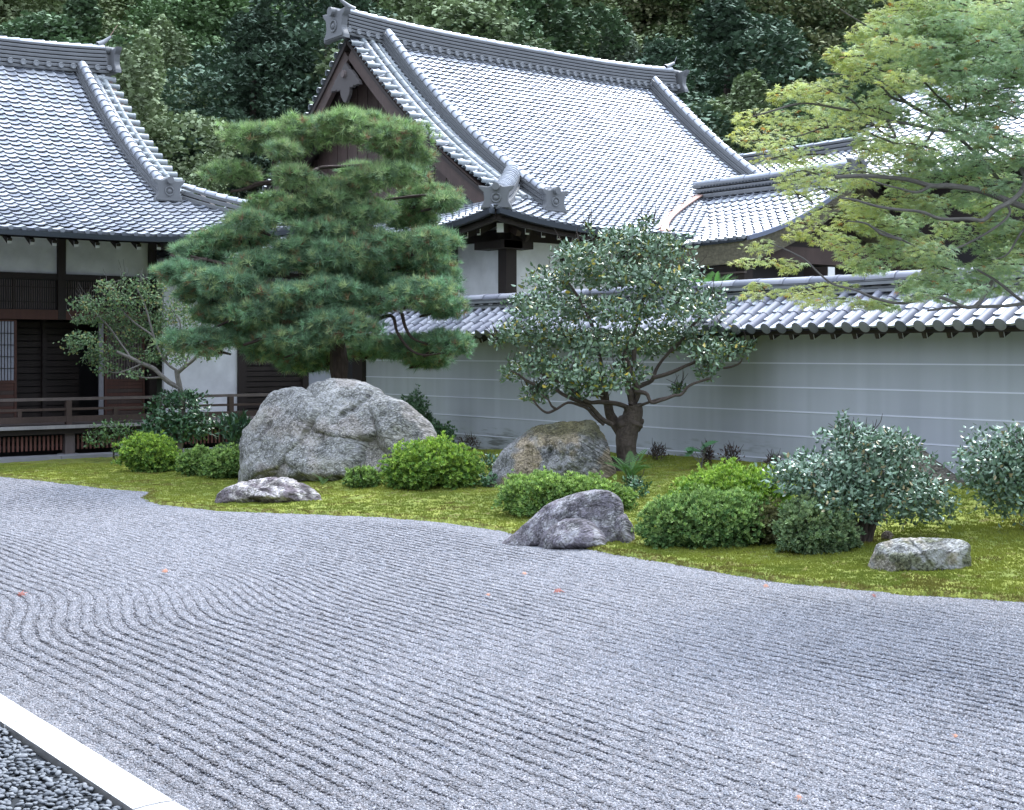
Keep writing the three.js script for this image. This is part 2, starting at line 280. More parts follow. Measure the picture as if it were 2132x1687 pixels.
{
  const r = rng(31), pos = [];
  for (let i = 0; i < 16; i++) { const a = r() * 6.283, d = 0.028 * Math.sqrt(r()), x = d * Math.cos(a), z = d * Math.sin(a), b = r() * 6.283, w = 0.0042, h = 0.008 + 0.014 * r(), lx = (r() - 0.5) * 0.014, lz = (r() - 0.5) * 0.014; pos.push(x - w * Math.cos(b), 0, z - w * Math.sin(b), x + w * Math.cos(b), 0, z + w * Math.sin(b), x + lx, h, z + lz); }
  const g = buf(pos), mats = [], cols = [], q = new THREE.Quaternion(), Y = V3(0, 1, 0);
  for (let t = 0; t < 400000 && mats.length < 52000; t++) {
    const D = Math.sqrt(lerp(11 * 11, 26 * 26, r())), rr = (r() - 0.5) * 0.82, U = D * (COS + rr * SIN), V = D * (SIN - rr * COS); if (U > 16.1 || V > 26.4) continue;
    const d = edgeDist(U, V) + wobble(U, V); if (d < 0.04) continue; if (r() > (D < 15 ? 1 : 0.6)) continue;
    q.setFromAxisAngle(Y, r() * 6.283); const s = 0.8 + 0.7 * r();
    mats.push(new THREE.Matrix4().compose(V3(U, (d < 0.09 ? lerp(-0.09, 0.045, ss(-0.02, 0.09, d)) : terr(U, V)) + 0.018 * n3(U * 5, V * 5, 0.3), -V), q, V3(s, s, s)));
    const y = ss(-0.25, 0.3, fbm(U * 0.8, V * 0.8, 9, 3)), f = 0.92 + 0.18 * r(), br = d < 0.14 || fbm(U * 1.7, V * 1.7, 2, 3) > 0.2 ? 0.65 : 0;
    cols.push(C(lerp(lerp(0.20, 0.28, y), 0.19, br) * f, lerp(lerp(0.245, 0.31, y), 0.15, br) * f, lerp(0.036, 0.045, y) * f));
  }
  inst('moss_tufts', g, leafMat(1), mats, cols, moss);
}
// ---------------------------------------------------------------- tiled roofs
function panTile(p, L, lip, disc) {
  const nx = 9, pos = [], idx = [], y = (u) => (u < 0.68 ? -0.012 * Math.sin(Math.PI * u / 0.68) : 0.027 * Math.sin(Math.PI * (u - 0.68) / 0.32)) * p / 0.25;
  for (const [z, l] of [[0, 0.054], [-L, 0.008]]) for (let i = 0; i <= nx; i++) pos.push((i / nx - 0.5) * p * 1.03, y(i / nx) + l, z);
  for (let i = 0; i < nx; i++) idx.push(i, i + 1, nx + 1 + i, i + 1, nx + 2 + i, nx + 1 + i);
  const b = pos.length / 3;
  for (const d of [0, lip]) for (let i = 0; i <= nx; i++) pos.push((i / nx - 0.5) * p * 1.03, y(i / nx) + 0.054 - d, d ? -0.026 : 0);
  for (let i = 0; i < nx; i++) idx.push(b + i + nx + 1, b + i + 1, b + i, b + i + nx + 1, b + i + nx + 2, b + i + 1);
  let g = buf(pos, idx);
  if (disc) { const c = new THREE.CylinderGeometry(disc, disc, 0.03, 14); c.rotateX(Math.PI / 2); c.translate(p * 0.30, 0.035, 0.008); c.deleteAttribute('uv'); g = mergeGeometries([g.toNonIndexed(), c.toNonIndexed()]); }
  return g;
}
function roundTile(R, L, end, taper = 0.9) {                       // half a tube, its wide end at z = 0
  const pos = [], idx = [], n = 8;
  for (const [z, r] of [[0, R], [-L * 0.12, R], [-L * 0.13, R * 0.965], [-L, R * taper]]) for (let i = 0; i <= n; i++) { const a = Math.PI * i / n; pos.push(Math.cos(a) * r, Math.sin(a) * r, z); }
  for (let k = 0; k < 3; k++) for (let i = 0; i < n; i++) { const a = k * (n + 1) + i; idx.push(a, a + 1, a + n + 1, a + 1, a + n + 2, a + n + 1); }
  const b = pos.length / 3; if (end === 'open') { for (const [z, r] of [[0, R * 0.8], [-L, R * 0.75]]) for (let i = 0; i <= n; i++) { const a = Math.PI * i / n; pos.push(Math.cos(a) * r, Math.sin(a) * r, z); } for (let i = 0; i < n; i++) { const a = b + i; idx.push(a, a + n + 1, a + 1, a + 1, a + n + 1, a + n + 2); idx.push(i, a, i + 1, i + 1, a, a + 1); } return flat(buf(pos, idx)); }
  pos.push(0, 0, 0); for (let i = 0; i <= n; i++) { const a = Math.PI * i / n; pos.push(Math.cos(a) * R, Math.sin(a) * R, 0); } for (let i = 0; i < n; i++) idx.push(b, b + 1 + i, b + 2 + i);
  let g = buf(pos, idx);
  if (end) { const c = new THREE.CylinderGeometry(R * 1.06, R * 1.06, 0.035, 16), d = new THREE.CylinderGeometry(R * 0.72, R * 0.72, 0.035, 14); for (const q of [c, d]) { q.rotateX(Math.PI / 2); q.deleteAttribute('uv'); } c.translate(0, 0, 0); d.translate(0, 0, 0.006); g = mergeGeometries([g.toNonIndexed(), c.toNonIndexed(), d.toNonIndexed()]); }
  return g;
}
class Slope {
  constructor(o) { Object.assign(this, o); }
  at(a, t, up = 0) { const p = this.O.clone().addScaledVector(this.A, a).addScaledVector(this.T, t); p.y += this.prof(t) + (this.sori ? this.sori(a, t) : 0) + up; return p; }
  frame(a, t) { const Z = this.at(a, t - 0.1).sub(this.at(a, t + 0.1)).normalize(), X0 = this.at(a + 0.1, t).sub(this.at(a - 0.1, t)).normalize(), Y = Z.clone().cross(X0).normalize(), X = Y.clone().cross(Z).normalize(); return [X, Y, Z]; }
  deck(parent, name, up, nt = 22, na = 30, mat = deckMat) {
    const pos = [], idx = [];
    for (let j = 0; j <= nt; j++) for (let i = 0; i <= na; i++) { const t = j / nt * this.run, p = this.at(lerp(this.aL(t), this.aR(t), i / na), t, up); pos.push(p.x, p.y, p.z); }
    for (let j = 0; j < nt; j++) for (let i = 0; i < na; i++) { const a = j * (na + 1) + i; idx.push(a, a + 1, a + na + 1, a + 1, a + na + 2, a + na + 1); }
    return mk(name, buf(pos, idx), mat, parent);
  }
  tiles(parent, p, L, opt = {}) {
    const list = [], eave = [], r = rng(opt.seed ?? 3); let t = opt.t0 ?? 0, row = 0; const lo = opt.a0 ?? -1e9, hi = opt.a1 ?? 1e9;
    while (t < this.run - 0.05) {
      const s = (this.prof(t + 0.05) - this.prof(t - 0.05)) / 0.1, dt = L / Math.hypot(1, s), tm = t + dt * 0.5, aL = Math.max(lo, this.aL(tm) - p * 0.3), aR = Math.min(hi, this.aR(tm) + p * 0.3);
      for (let i = Math.ceil(aL / p - 0.5); (i + 0.5) * p < aR; i++) {
        const a = (i + 0.5) * p, [X, Y, Z] = this.frame(a, tm), j = () => (r() - 0.5) * 0.012;
        const Z2 = Z.clone().addScaledVector(Y, j() * 1.2).addScaledVector(X, j()).normalize(), X2 = Y.clone().cross(Z2).normalize();
        const m = mat4(this.at(a, t, row ? 0 : 0).addScaledVector(Y, j() * 0.4).addScaledVector(Z, row ? j() : 0.04), X2, Z2.clone().cross(X2), Z2);
        (row === 0 && !opt.t0 ? eave : list).push({ m, tone: Math.floor(r() * 5) });
      }
      t += dt; row++;
    }
    if (eave.length) partsAndRest('eave_tile', panTile(p, L * 1.2, 0.085, p * 0.2), eave, parent);
    partsAndRest('roof_tile', panTile(p, L * 1.22, 0.036), list, parent);
  }
}
const along = (pts, step) => {                                     // points and directions every `step` metres along a path
  const c = new THREE.CatmullRomCurve3(pts), n = Math.max(1, Math.round(c.getLength() / step)), out = [];
  for (let i = 0; i <= n; i++) out.push([c.getPointAt(i / n), c.getTangentAt(i / n)]);
  return out;
};
function ridge(parent, name, pts, { n = 4, w = 0.3, ch = 0.07, R = 0.11, step = 0.3, base = 0, downhill = true, tone = 0 }) {
  const root = new THREE.Group(); root.name = name; parent.add(root);
  for (let k = 0; k < n; k++) mk('ridge_course', sweep(pts, (k % 2 ? w - 0.05 : w) - k * 0.012, ch * (k % 2 ? 0.55 : 0.95), V3(0, 1, 0), base + k * ch), k % 2 ? ridgePale : ridgeMat, root);
  const list = along(pts, step), geo = roundTile(R, step * 1.10, false, 0.76), r = rng(pts.length * 7 + n);
  for (let i = 0; i < list.length - 1; i++) {
    const [p0] = list[i], [p1] = list[i + 1], d = p1.clone().sub(p0).normalize(), Z = downhill ? d : d.clone().negate(), at = downhill ? p1 : p0, X = V3(0, 1, 0).cross(Z).normalize(), Y = Z.clone().cross(X);
    place(mk('ridge_tile', geo, tileMats[Math.floor(r() * 5)], root), mat4(at.clone().addScaledVector(Y, base + n * ch - 0.015), X, Y, Z));
  }
  return root;
}
const crestGeo = (() => {                                           // end tile of a ridge: a shouldered plate with scrolls, a boss and a ring
  const s = new THREE.Shape(); s.moveTo(-0.34, -0.02); s.lineTo(-0.20, 0.0); s.lineTo(0.20, 0.0); s.lineTo(0.34, -0.02); s.bezierCurveTo(0.32, 0.08, 0.25, 0.10, 0.25, 0.20); s.lineTo(0.27, 0.36); s.bezierCurveTo(0.30, 0.40, 0.36, 0.42, 0.38, 0.48); s.bezierCurveTo(0.28, 0.47, 0.20, 0.44, 0.14, 0.46); s.bezierCurveTo(0.06, 0.52, -0.06, 0.52, -0.14, 0.46); s.bezierCurveTo(-0.20, 0.44, -0.28, 0.47, -0.38, 0.48); s.bezierCurveTo(-0.36, 0.42, -0.30, 0.40, -0.27, 0.36); s.lineTo(-0.25, 0.20); s.bezierCurveTo(-0.25, 0.10, -0.32, 0.08, -0.34, -0.02);
  const b = new THREE.ExtrudeGeometry(s, { depth: 0.09, bevelEnabled: true, bevelSize: 0.02, bevelThickness: 0.02, bevelSegments: 2, curveSegments: 6 });
  const ring = new THREE.TorusGeometry(0.10, 0.022, 6, 18); ring.translate(0, 0.22, 0.115);
  const boss = new THREE.SphereGeometry(0.055, 10, 8); boss.scale(1.2, 1, 0.7); boss.translate(0, 0.22, 0.11);
  const sill = new THREE.BoxGeometry(0.62, 0.05, 0.16); sill.translate(0, 0.03, 0.05);
  const lip = new THREE.CylinderGeometry(0.085, 0.085, 0.34, 12, 1, false); lip.rotateX(Math.PI / 2); lip.translate(0, 0.47, 0.03);
  const gs = [b, ring, boss, sill, lip].map((g) => { const q = g.index ? g.toNonIndexed() : g; q.deleteAttribute('uv'); return q; });
  return mergeGeometries(gs);
})();
function crest(parent, at, Z, s) { const z = Z.clone().setY(0).normalize(), X = V3(0, 1, 0).cross(z).normalize(); const o = mk('ridge_end_tile', crestGeo, ridgeMat, parent); place(o, mat4(at, X, V3(0, 1, 0), z)); o.scale.setScalar(s); return o; }
function vergeTubes(parent, slope, aAt, t0, t1, step, sign) {       // short round tiles that stick out over the gable edge
  const list = [], r = rng(17); for (let t = t0; t < t1; ) { const [X, Y, Z] = slope.frame(aAt(t), t), s = Math.hypot(1, (slope.prof(t + 0.05) - slope.prof(t - 0.05)) / 0.1), out = X.clone().multiplyScalar(sign).addScaledVector(Z, 0.08).normalize(), x2 = Y.clone().cross(out).normalize(); list.push({ m: mat4(slope.at(aAt(t), t, 0.03).addScaledVector(out, 0.10), x2, Y, out), tone: Math.floor(r() * 5) }); t += step / s; }
  partsAndRest('verge_tile', roundTile(0.092, 0.46, 'open'), list, parent, worn);
}
function columnTiles(parent, slope, a, t0, t1, R = 0.085, L = 0.36, up = 0.05) { // a line of round tiles running up the slope
  const r = rng(Math.round(a * 100)), geo = roundTile(R, L * 1.05, false); for (let t = t0; t < t1; ) { const [X, Y, Z] = slope.frame(a, t + 0.1), s = Math.hypot(1, (slope.prof(t + 0.05) - slope.prof(t - 0.05)) / 0.1); place(mk('round_tile', geo, worn[Math.floor(r() * 5)], parent), mat4(slope.at(a, t, up), X, Y, Z)); t += L / s; }
}
function discRow(parent, pts, step, out, R) { const g = new THREE.CylinderGeometry(R, R, 0.07, 14); g.rotateX(Math.PI / 2); const rg = new THREE.TorusGeometry(R * 0.82, R * 0.16, 5, 14); rg.translate(0, 0, 0.036); const gg = mergeGeometries([g.toNonIndexed(), rg.toNonIndexed()]); const Xo = V3(0, 1, 0).cross(out).normalize(); for (const [p] of along(pts, step)) place(mk('disc_tile', gg, ridgePale, parent), mat4(p, Xo, V3(0, 1, 0), out)); }
function pathOn(slope, f, n = 14, up = 0) { const o = []; for (let i = 0; i <= n; i++) { const [a, t] = f(i / n); o.push(slope.at(a, t, up)); } return o; }
const nose = (a0, len) => (a, t) => 0;

// ---------------------------------------------------------------- hall with the veranda (left)
{
  const hall = thing('veranda_hall', 'broad temple hall with raised wooden veranda, white upper panels and grey tiled roof', 'hall');
  const roof = new THREE.Group(); roof.name = 'roof'; hall.add(roof);
  const U0 = 2, Uc = 15, V0 = 26.2, L = Uc - U0, R = 7, tv = 1.95, prof = (t) => 4.60 + 0.40 * t + 0.038 * t * t, sori = (a, t) => 0.45 * Math.pow(clamp((a - (L - 4.5)) / 4.5, 0, 1), 2) * Math.max(0, 1 - t / 5);
  const S = new Slope({ O: P(U0, V0, 0), A: V3(1, 0, 0), T: V3(0, 0, -1), run: R, prof, sori, aL: () => 0, aR: (t) => t < tv ? L - t : L - tv });
  S.deck(roof, 'roof_deck', -0.02); S.deck(roof, 'eave_soffit', -0.16, 10, 20, M.wood);
  S.tiles(roof, 0.25, 0.205, { seed: 5, a0: 3.5 });
  const side = new Slope({ O: P(Uc, V0, 0), A: V3(0, 0, -1), T: V3(-1, 0, 0), run: 2.4, prof, sori: (a, t) => 0.45 * Math.pow(clamp((4.5 - a) / 4.5, 0, 1), 2) * Math.max(0, 1 - t / 5), aL: (t) => t, aR: (t) => 2 * R - t });
  side.deck(roof, 'roof_deck', 0.03, 8, 20, ridgePale);
  const back = new Slope({ O: P(Uc, V0 + 2 * R, 0), A: V3(-1, 0, 0), T: V3(0, 0, 1), run: R, prof, aL: (t) => Math.min(t, tv), aR: () => L });
  back.deck(roof, 'roof_deck', 0.03, 8, 6, ridgePale);
  // gable above the side slope
  const aV = L - tv;
  mk('gable_wall', (() => { const pos = [], idx = []; for (let i = 0; i <= 16; i++) { const t = 2.2 + i / 16 * (R - 2.2); for (const s of [t, 2 * R - t]) pos.push(Uc - 2.5, prof(2.2) - 0.3, -(V0 + s), Uc - 2.5, prof(t) - 0.1, -(V0 + s)); } for (let i = 0; i < 16; i++) for (const o of [0, 2]) { const a = i * 4 + o; idx.push(a, a + 1, a + 4, a + 1, a + 5, a + 4); } return buf(pos, idx); })(), M.wood, hall);
  mk('bargeboard', sweep(pathOn(S, (f) => [aV + 0.06, lerp(tv - 0.3, R, f)], 16, -0.5), 0.10, 0.42), M.woodBrown, roof);
  // ridges
  const top = []; for (let i = 0; i <= 16; i++) { const a = lerp(3.4, aV + 0.05, i / 16); top.push(S.at(a, R, -0.16 + 0.18 * Math.pow(i / 16, 4))); }
  ridge(roof, 'main_ridge', top, { n: 13, w: 0.46, ch: 0.050, R: 0.12, step: 0.31 });
  discRow(roof, top.map((p) => p.clone().add(V3(0, 0.12, 0.245))), 0.31, V3(0, 0, 1), 0.072);
  crest(roof, top[16].clone().add(V3(0.12, 0.05, 0)), V3(1, 0, 0), 1.2);
  const horn = mk('ridge_finial', tube([V3(0, 0, 0), V3(0.16, 0.10, 0), V3(0.34, 0.26, 0)], 0.085, 0.03, 8, 0), ridgePale, roof); horn.position.copy(top[16]).add(V3(-0.2, 0.72, 0));
  const rod = mk('lightning_rod', tube([V3(0, 0, 0), V3(0.08, 0.14, 0), V3(0.22, 0.36, 0)], 0.009, 0.006, 6, 0), M.copper, roof); rod.position.copy(top[16]).add(V3(0.1, 0.95, 0));
  const kp = pathOn(S, (f) => [lerp(aV - 0.65, aV - 0.55, f), lerp(R - 0.05, 2.05, f)], 18, -0.03);
  ridge(roof, 'descending_ridge', kp, { n: 7, w: 0.30, ch: 0.044, R: 0.125, step: 0.25 });
  crest(roof, S.at(aV - 0.55, 1.9, 0.02), V3(0, 0, 1), 0.95);
  columnTiles(roof, S, aV - 0.30, tv + 0.1, R - 0.1); columnTiles(roof, S, aV - 0.08, tv + 0.1, R - 0.1);
  vergeTubes(roof, S, () => aV + 0.12, tv + 0.05, R - 0.1, 0.33, 1);
  const hp = []; for (let i = 0; i <= 10; i++) { const t = lerp(tv + 0.15, 0.12, i / 10); hp.push(S.at(L - t, t, -0.02)); }
  ridge(roof, 'hip_ridge', hp, { n: 5, w: 0.30, ch: 0.058, R: 0.11, step: 0.27 }); crest(roof, hp[10].clone(), V3(1, 0, 1), 0.8);
  // eave: gutter, fascia, rafters
  const gut = []; for (let i = 0; i <= 24; i++) { const p = S.at(lerp(0, L, i / 24), 0, -0.14); gut.push(p.add(V3(0, 0, 0.10))); }
  mk('gutter', sweep(gut, 0.15, 0.10), M.gutter, hall);
  mk('eave_board', sweep(gut.map((p) => p.clone().add(V3(0, 0.02, -0.20))), 0.10, 0.10), M.wood, hall);
  for (let i = 0; i < 24; i++) { const U = 4.2 + i * 0.44, a = U - U0, p = S.at(a, 0.50, -0.47), q = S.at(a, 3.2, -0.5); const rf = mk('rafter', sweep([p, q], 0.085, 0.11), M.wood, hall); const tp = mk('rafter_tip', box(0.088, 0.112, 0.016), M.tip, rf); tp.position.copy(p).add(V3(0, 0.055, 0.02)); }
  // body
  const F = 29.2, post = (U, w = 0.17, h = 0.55) => mk('post', beam(U - w / 2, F - 0.10, h, U + w / 2, F + 0.12, 4.95), M.wood, hall);
  const cols = [4.45, 6.48, 8.5, 10.51, 12.60];
  cols.forEach((U) => post(U, 0.17, U === 10.51 ? 2.93 : 0.55));
  for (let i = 0; i < 4; i++) {
    const a = cols[i] + 0.085, b = cols[i + 1] - 0.085, bay = (n, g, m) => mk(n, g, m, hall);
    bay('plaster_panel', beam(a, F, 3.93, b, F + 0.06, 5.1), M.white);
    bay('tie_beam', beam(a, F - 0.07, 3.80, b, F + 0.06, 3.93), M.wood); bay('lintel', beam(a, F - 0.09, 2.93, b, F + 0.06, 3.14), M.woodRed); bay('upper_beam', beam(a, F - 0.05, 4.88, b, F + 0.05, 5.0), M.wood);
    const tr = mk('transom', beam(a, F + 0.03, 3.14, b, F + 0.05, 3.80), M.black, hall);
    for (let k = 1; k < 38; k++) mk('transom_bar', beam(a + (b - a) * k / 38 - 0.007, F, 3.16, a + (b - a) * k / 38 + 0.007, F + 0.025, 3.78), M.woodGrey, tr);
    for (const h of [3.3, 3.62]) mk('transom_rail', beam(a, F - 0.004, h, b, F + 0.02, h + 0.018), M.wood, tr); mk('transom_rail', beam((a + b) / 2 - 0.03, F - 0.012, 3.14, (a + b) / 2 + 0.03, F + 0.03, 3.80), M.wood, tr);
  }
  const door = (a, b, grey) => {                                    // half paper screen, half boarded
    const d = new THREE.Group(); d.name = 'sliding_door'; hall.add(d);
    mk('door_paper', beam(a + 0.05, F + 0.025, 1.62, b - 0.05, F + 0.035, 2.88), grey ? M.woodGrey : M.paper, d);
    const n = Math.max(3, Math.round((b - a) / 0.075)); for (let k = 1; k < n; k++) mk('door_bar', beam(lerp(a + 0.05, b - 0.05, k / n) - 0.006, F, 1.62, lerp(a + 0.05, b - 0.05, k / n) + 0.006, F + 0.022, 2.88), M.wood, d);
    if (!grey) for (let k = 1; k < 5; k++) mk('door_bar', beam(a + 0.05, F - 0.003, 1.62 + 0.25 * k, b - 0.05, F + 0.019, 1.632 + 0.25 * k), M.wood, d);
    for (const [x0, x1, h0, h1] of [[a, a + 0.05, 0.74, 2.92], [b - 0.05, b, 0.74, 2.92], [a + 0.05, b - 0.05, 2.88, 2.92], [a + 0.05, b - 0.05, 1.56, 1.62], [a + 0.05, b - 0.05, 0.74, 0.82]]) mk('door_frame', beam(x0, F - 0.012, h0, x1, F + 0.04, h1), M.woodRed, d);
    for (let k = 0; k < 9; k++) mk('door_board', beam(a + 0.05, F + 0.006 + 0.004 * (k % 2), 0.825 + k * 0.082, b - 0.05, F + 0.03, 0.90 + k * 0.082), k % 3 ? M.woodRed : M.woodBrown, d);
  };
  door(8.60, 9.56, false); door(11.50, 12.44, true);
  mk('door_edge', beam(11.37, F - 0.02, 0.74, 11.47, F + 0.03, 2.93), M.stone, hall);
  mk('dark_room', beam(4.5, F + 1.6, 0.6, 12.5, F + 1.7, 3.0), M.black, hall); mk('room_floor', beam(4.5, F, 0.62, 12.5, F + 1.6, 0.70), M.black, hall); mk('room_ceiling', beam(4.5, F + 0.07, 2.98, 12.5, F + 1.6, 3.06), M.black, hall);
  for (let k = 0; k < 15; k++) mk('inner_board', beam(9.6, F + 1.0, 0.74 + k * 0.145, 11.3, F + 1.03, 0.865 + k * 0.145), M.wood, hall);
  mk('inner_post', beam(10.43, F + 0.9, 0.7, 10.52, F + 1.0, 2.95), M.wood, hall);
  // side wall of the corner
  mk('side_wall', beam(12.55, F + 0.12, 0.6, 12.62, F + 9, 5.0), M.wood, hall);
  mk('eave_bracket', beam(12.52, F - 1.6, 4.55, 12.68, F - 0.1, 4.72), M.wood, hall);
  // veranda
  const ver = new THREE.Group(); ver.name = 'veranda'; hall.add(ver);
  for (let k = 0; k < 9; k++) mk('floor_board', beam(4, 27.36 + k * 0.2, 0.665, 15.2, 27.555 + k * 0.2, 0.72), M.woodGrey, ver);
  mk('floor_edge', beam(4, 27.28, 0.655, 15.2, 27.355, 0.725), std({ color: C(0.42, 0.40, 0.40), roughness: 0.7, map: T.grain }), ver);
  mk('floor_joist', beam(4, 27.40, 0.54, 15.2, 27.50, 0.655), M.wood, ver);
  mk('top_rail', sweep([P(4, 27.48, 1.225), P(15.2, 27.48, 1.225)], 0.075, 0.06), M.woodGrey, ver); mk('middle_rail', beam(4, 27.45, 1.02, 15.2, 27.51, 1.07), M.woodBrown, ver); mk('bottom_rail', beam(4, 27.43, 0.78, 15.2, 27.53, 0.90), M.woodBrown, ver);
  for (const U of [6.2, 8.0, 10.05, 12.0, 13.72]) mk('rail_post', beam(U - 0.055, 27.42, 0.725, U + 0.055, 27.54, 1.225), M.woodBrown, ver);
  for (const U of [7.2, 9.05, 11.05, 12.9]) mk('rail_block', beam(U - 0.04, 27.44, 0.90, U + 0.04, 27.52, 1.02), M.woodBrown, ver);
  for (const U of [6.2, 8.0, 10.10, 12.3, 14.4]) { mk('veranda_post', beam(U - 0.10, 27.50, 0.12, U + 0.10, 27.70, 0.655), M.woodGrey, ver); mk('post_stone', beam(U - 0.17, 27.42, 0.03, U + 0.17, 27.78, 0.12), M.stone, ver); }
  for (let i = 0; i < 92; i++) { const U = 6.3 + i * 0.089; if ([8.0, 10.10, 12.3, 14.4].some((q) => Math.abs(U - q) < 0.15)) continue; mk('slat', beam(U - 0.021, 27.60, 0.20, U + 0.021, 27.625, 0.50), M.slat, ver); }
  for (const h of [0.27, 0.42]) mk('slat_rail', beam(6.2, 27.626, h, 14.4, 27.66, h + 0.035), M.wood, ver);
  mk('underfloor', beam(4, 28.3, 0, 15.2, 28.4, 0.66), M.black, ver);
  for (let i = 0; i < 7; i++) mk('step_stone', uvBox(box(1.79, 0.14, 0.55, 3.4 + i * 1.8, 0.05, -27.18), 0.8), M.stone, ver);
}
// ---------------------------------------------------------------- tall gabled hall behind the garden wall
{
  const hall = thing('gabled_hall', 'tallest hall with carved gable and long grey tiled roof rising behind the garden wall', 'hall');
  const roof = new THREE.Group(); roof.name = 'roof'; hall.add(roof);
  const Uc = 17.37, V0 = 22.5, R = 8, av = 1.22, L = 30.55 + av - Uc, prof = (t) => 5.0 + 0.45 * t + 0.031 * t * t;
  const up = (x, t) => 0.30 * Math.pow(clamp(1 - x / 3.2, 0, 1), 2) * Math.max(0, 1 - t / 4);
  const S = new Slope({ O: P(Uc, V0, 0), A: V3(1, 0, 0), T: V3(0, 0, -1), run: R, prof, sori: (a, t) => up(a, t), aL: (t) => Math.min(t, av), aR: (t) => L - Math.min(t, av) });
  S.deck(roof, 'roof_deck', -0.02); S.deck(roof, 'eave_soffit', -0.18, 10, 24, M.wood);
  S.tiles(roof, 0.24, 0.205, { seed: 8 });
  const D2 = 2 * R, side = new Slope({ O: P(Uc, V0 + D2, 0), A: V3(0, 0, 1), T: V3(1, 0, 0), run: 2.2, prof, sori: (a, t) => up(D2 - a, t), aL: (t) => t, aR: (t) => D2 - t });
  side.deck(roof, 'roof_deck', -0.02, 8, 24); side.deck(roof, 'eave_soffit', -0.18, 8, 24, M.wood);
  side.tiles(roof, 0.25, 0.205, { seed: 9, a0: 6 });
  new Slope({ O: P(Uc + L, V0 + D2, 0), A: V3(-1, 0, 0), T: V3(0, 0, 1), run: R, prof, aL: (t) => Math.min(t, av), aR: (t) => L - Math.min(t, av) }).deck(roof, 'roof_deck', 0.03, 8, 8, ridgePale);
  new Slope({ O: P(Uc + L, V0, 0), A: V3(0, 0, -1), T: V3(-1, 0, 0), run: 2.2, prof, aL: (t) => t, aR: (t) => D2 - t }).deck(roof, 'roof_deck', 0.03, 8, 8, ridgePale);
  // gable: vertical boards, bargeboards, carved pendant
  const gable = new THREE.Group(); gable.name = 'gable'; hall.add(gable);
  for (let k = 0; k < 46; k++) { const s = 2.0 + k * 0.26, t = Math.min(s + 0.13, D2 - s - 0.13), top = prof(Math.max(0.2, Math.min(s, D2 - s - 0.26, t))) - 0.25; if (t < 2) continue; mk('gable_board', beam(Uc + 2.0 + (k % 2) * 0.018, V0 + s + 0.004, 5.7, Uc + 2.06, V0 + s + 0.256, top), M.woodBrown, gable); }
  mk('gable_wall', (() => { const pos = [], idx = []; for (let i = 0; i <= 16; i++) { const t = 1.6 + i / 16 * (R - 1.6); for (const s of [t, D2 - t]) pos.push(Uc + 2.07, 5.4, -(V0 + s), Uc + 2.07, prof(t) - 0.05, -(V0 + s)); } for (let i = 0; i < 16; i++) for (const o of [0, 2]) { const a = i * 4 + o; idx.push(a, a + 1, a + 4, a + 1, a + 5, a + 4); } return buf(pos, idx); })(), M.wood, gable);
  const barge = (sg) => { const pts = []; for (let i = 0; i <= 20; i++) { const t = lerp(0.9, R + 0.02, i / 20); pts.push(P(Uc + av + 0.10, V0 + (sg > 0 ? t : D2 - t), prof(t) - 0.62)); } return pts; };
  for (const sg of [1, -1]) { mk('bargeboard', sweep(barge(sg), 0.13, 0.46), M.woodBrown, gable); mk('bargeboard_trim', sweep(barge(sg).map((p) => p.clone().add(V3(-0.03, 0.40, 0))), 0.17, 0.09), M.wood, gable); mk('barge_soffit', sweep(barge(sg).map((p) => p.clone().add(V3(0.45, 0.40, 0))), 0.80, 0.05), M.wood, gable); mk('inner_bargeboard', sweep(barge(sg).map((p) => p.clone().add(V3(0.25, -0.12, 0))), 0.10, 0.4), M.wood, gable); }
  { const s = new THREE.Shape(); s.moveTo(0, 0.55); s.bezierCurveTo(0.10, 0.42, 0.16, 0.44, 0.24, 0.30); s.bezierCurveTo(0.40, 0.30, 0.48, 0.12, 0.62, 0.06); s.bezierCurveTo(0.66, -0.10, 0.82, -0.06, 0.86, -0.24); s.bezierCurveTo(0.70, -0.16, 0.66, -0.30, 0.52, -0.20); s.bezierCurveTo(0.44, -0.34, 0.34, -0.22, 0.26, -0.26); s.bezierCurveTo(0.30, -0.50, 0.16, -0.52, 0.12, -0.62); s.bezierCurveTo(0.06, -0.72, -0.06, -0.72, -0.12, -0.62); s.bezierCurveTo(-0.16, -0.52, -0.30, -0.50, -0.26, -0.26); s.bezierCurveTo(-0.34, -0.22, -0.44, -0.34, -0.52, -0.20); s.bezierCurveTo(-0.66, -0.30, -0.70, -0.16, -0.86, -0.24); s.bezierCurveTo(-0.82, -0.06, -0.66, -0.10, -0.62, 0.06); s.bezierCurveTo(-0.48, 0.12, -0.40, 0.30, -0.24, 0.30); s.bezierCurveTo(-0.16, 0.44, -0.10, 0.42, 0, 0.55);
    const hole = (x, y, r) => { const h = new THREE.Path(); h.absarc(x, y, r, 0, 6.283, true); s.holes.push(h); }; hole(0.14, -0.05, 0.06); hole(-0.14, -0.05, 0.06); hole(0.40, 0.02, 0.05); hole(-0.40, 0.02, 0.05);
    const g = new THREE.ExtrudeGeometry(s, { depth: 0.09, bevelEnabled: true, bevelSize: 0.02, bevelThickness: 0.02, bevelSegments: 2, curveSegments: 5 }), o = mk('carved_pendant', g, std({ color: C(0.085, 0.075, 0.072), roughness: 0.8 }), gable);
    place(o, mat4(P(Uc + av + 0.02, V0 + R, prof(R) - 1.2), V3(0, 0, 1), V3(0, 1, 0), V3(-1, 0, 0))); o.scale.setScalar(0.82); const b = mk('pendant_boss', new THREE.CylinderGeometry(0.12, 0.14, 0.12, 6), M.woodGrey, o); b.rotation.x = Math.PI / 2; b.position.set(0, 0.2, 0.14); }
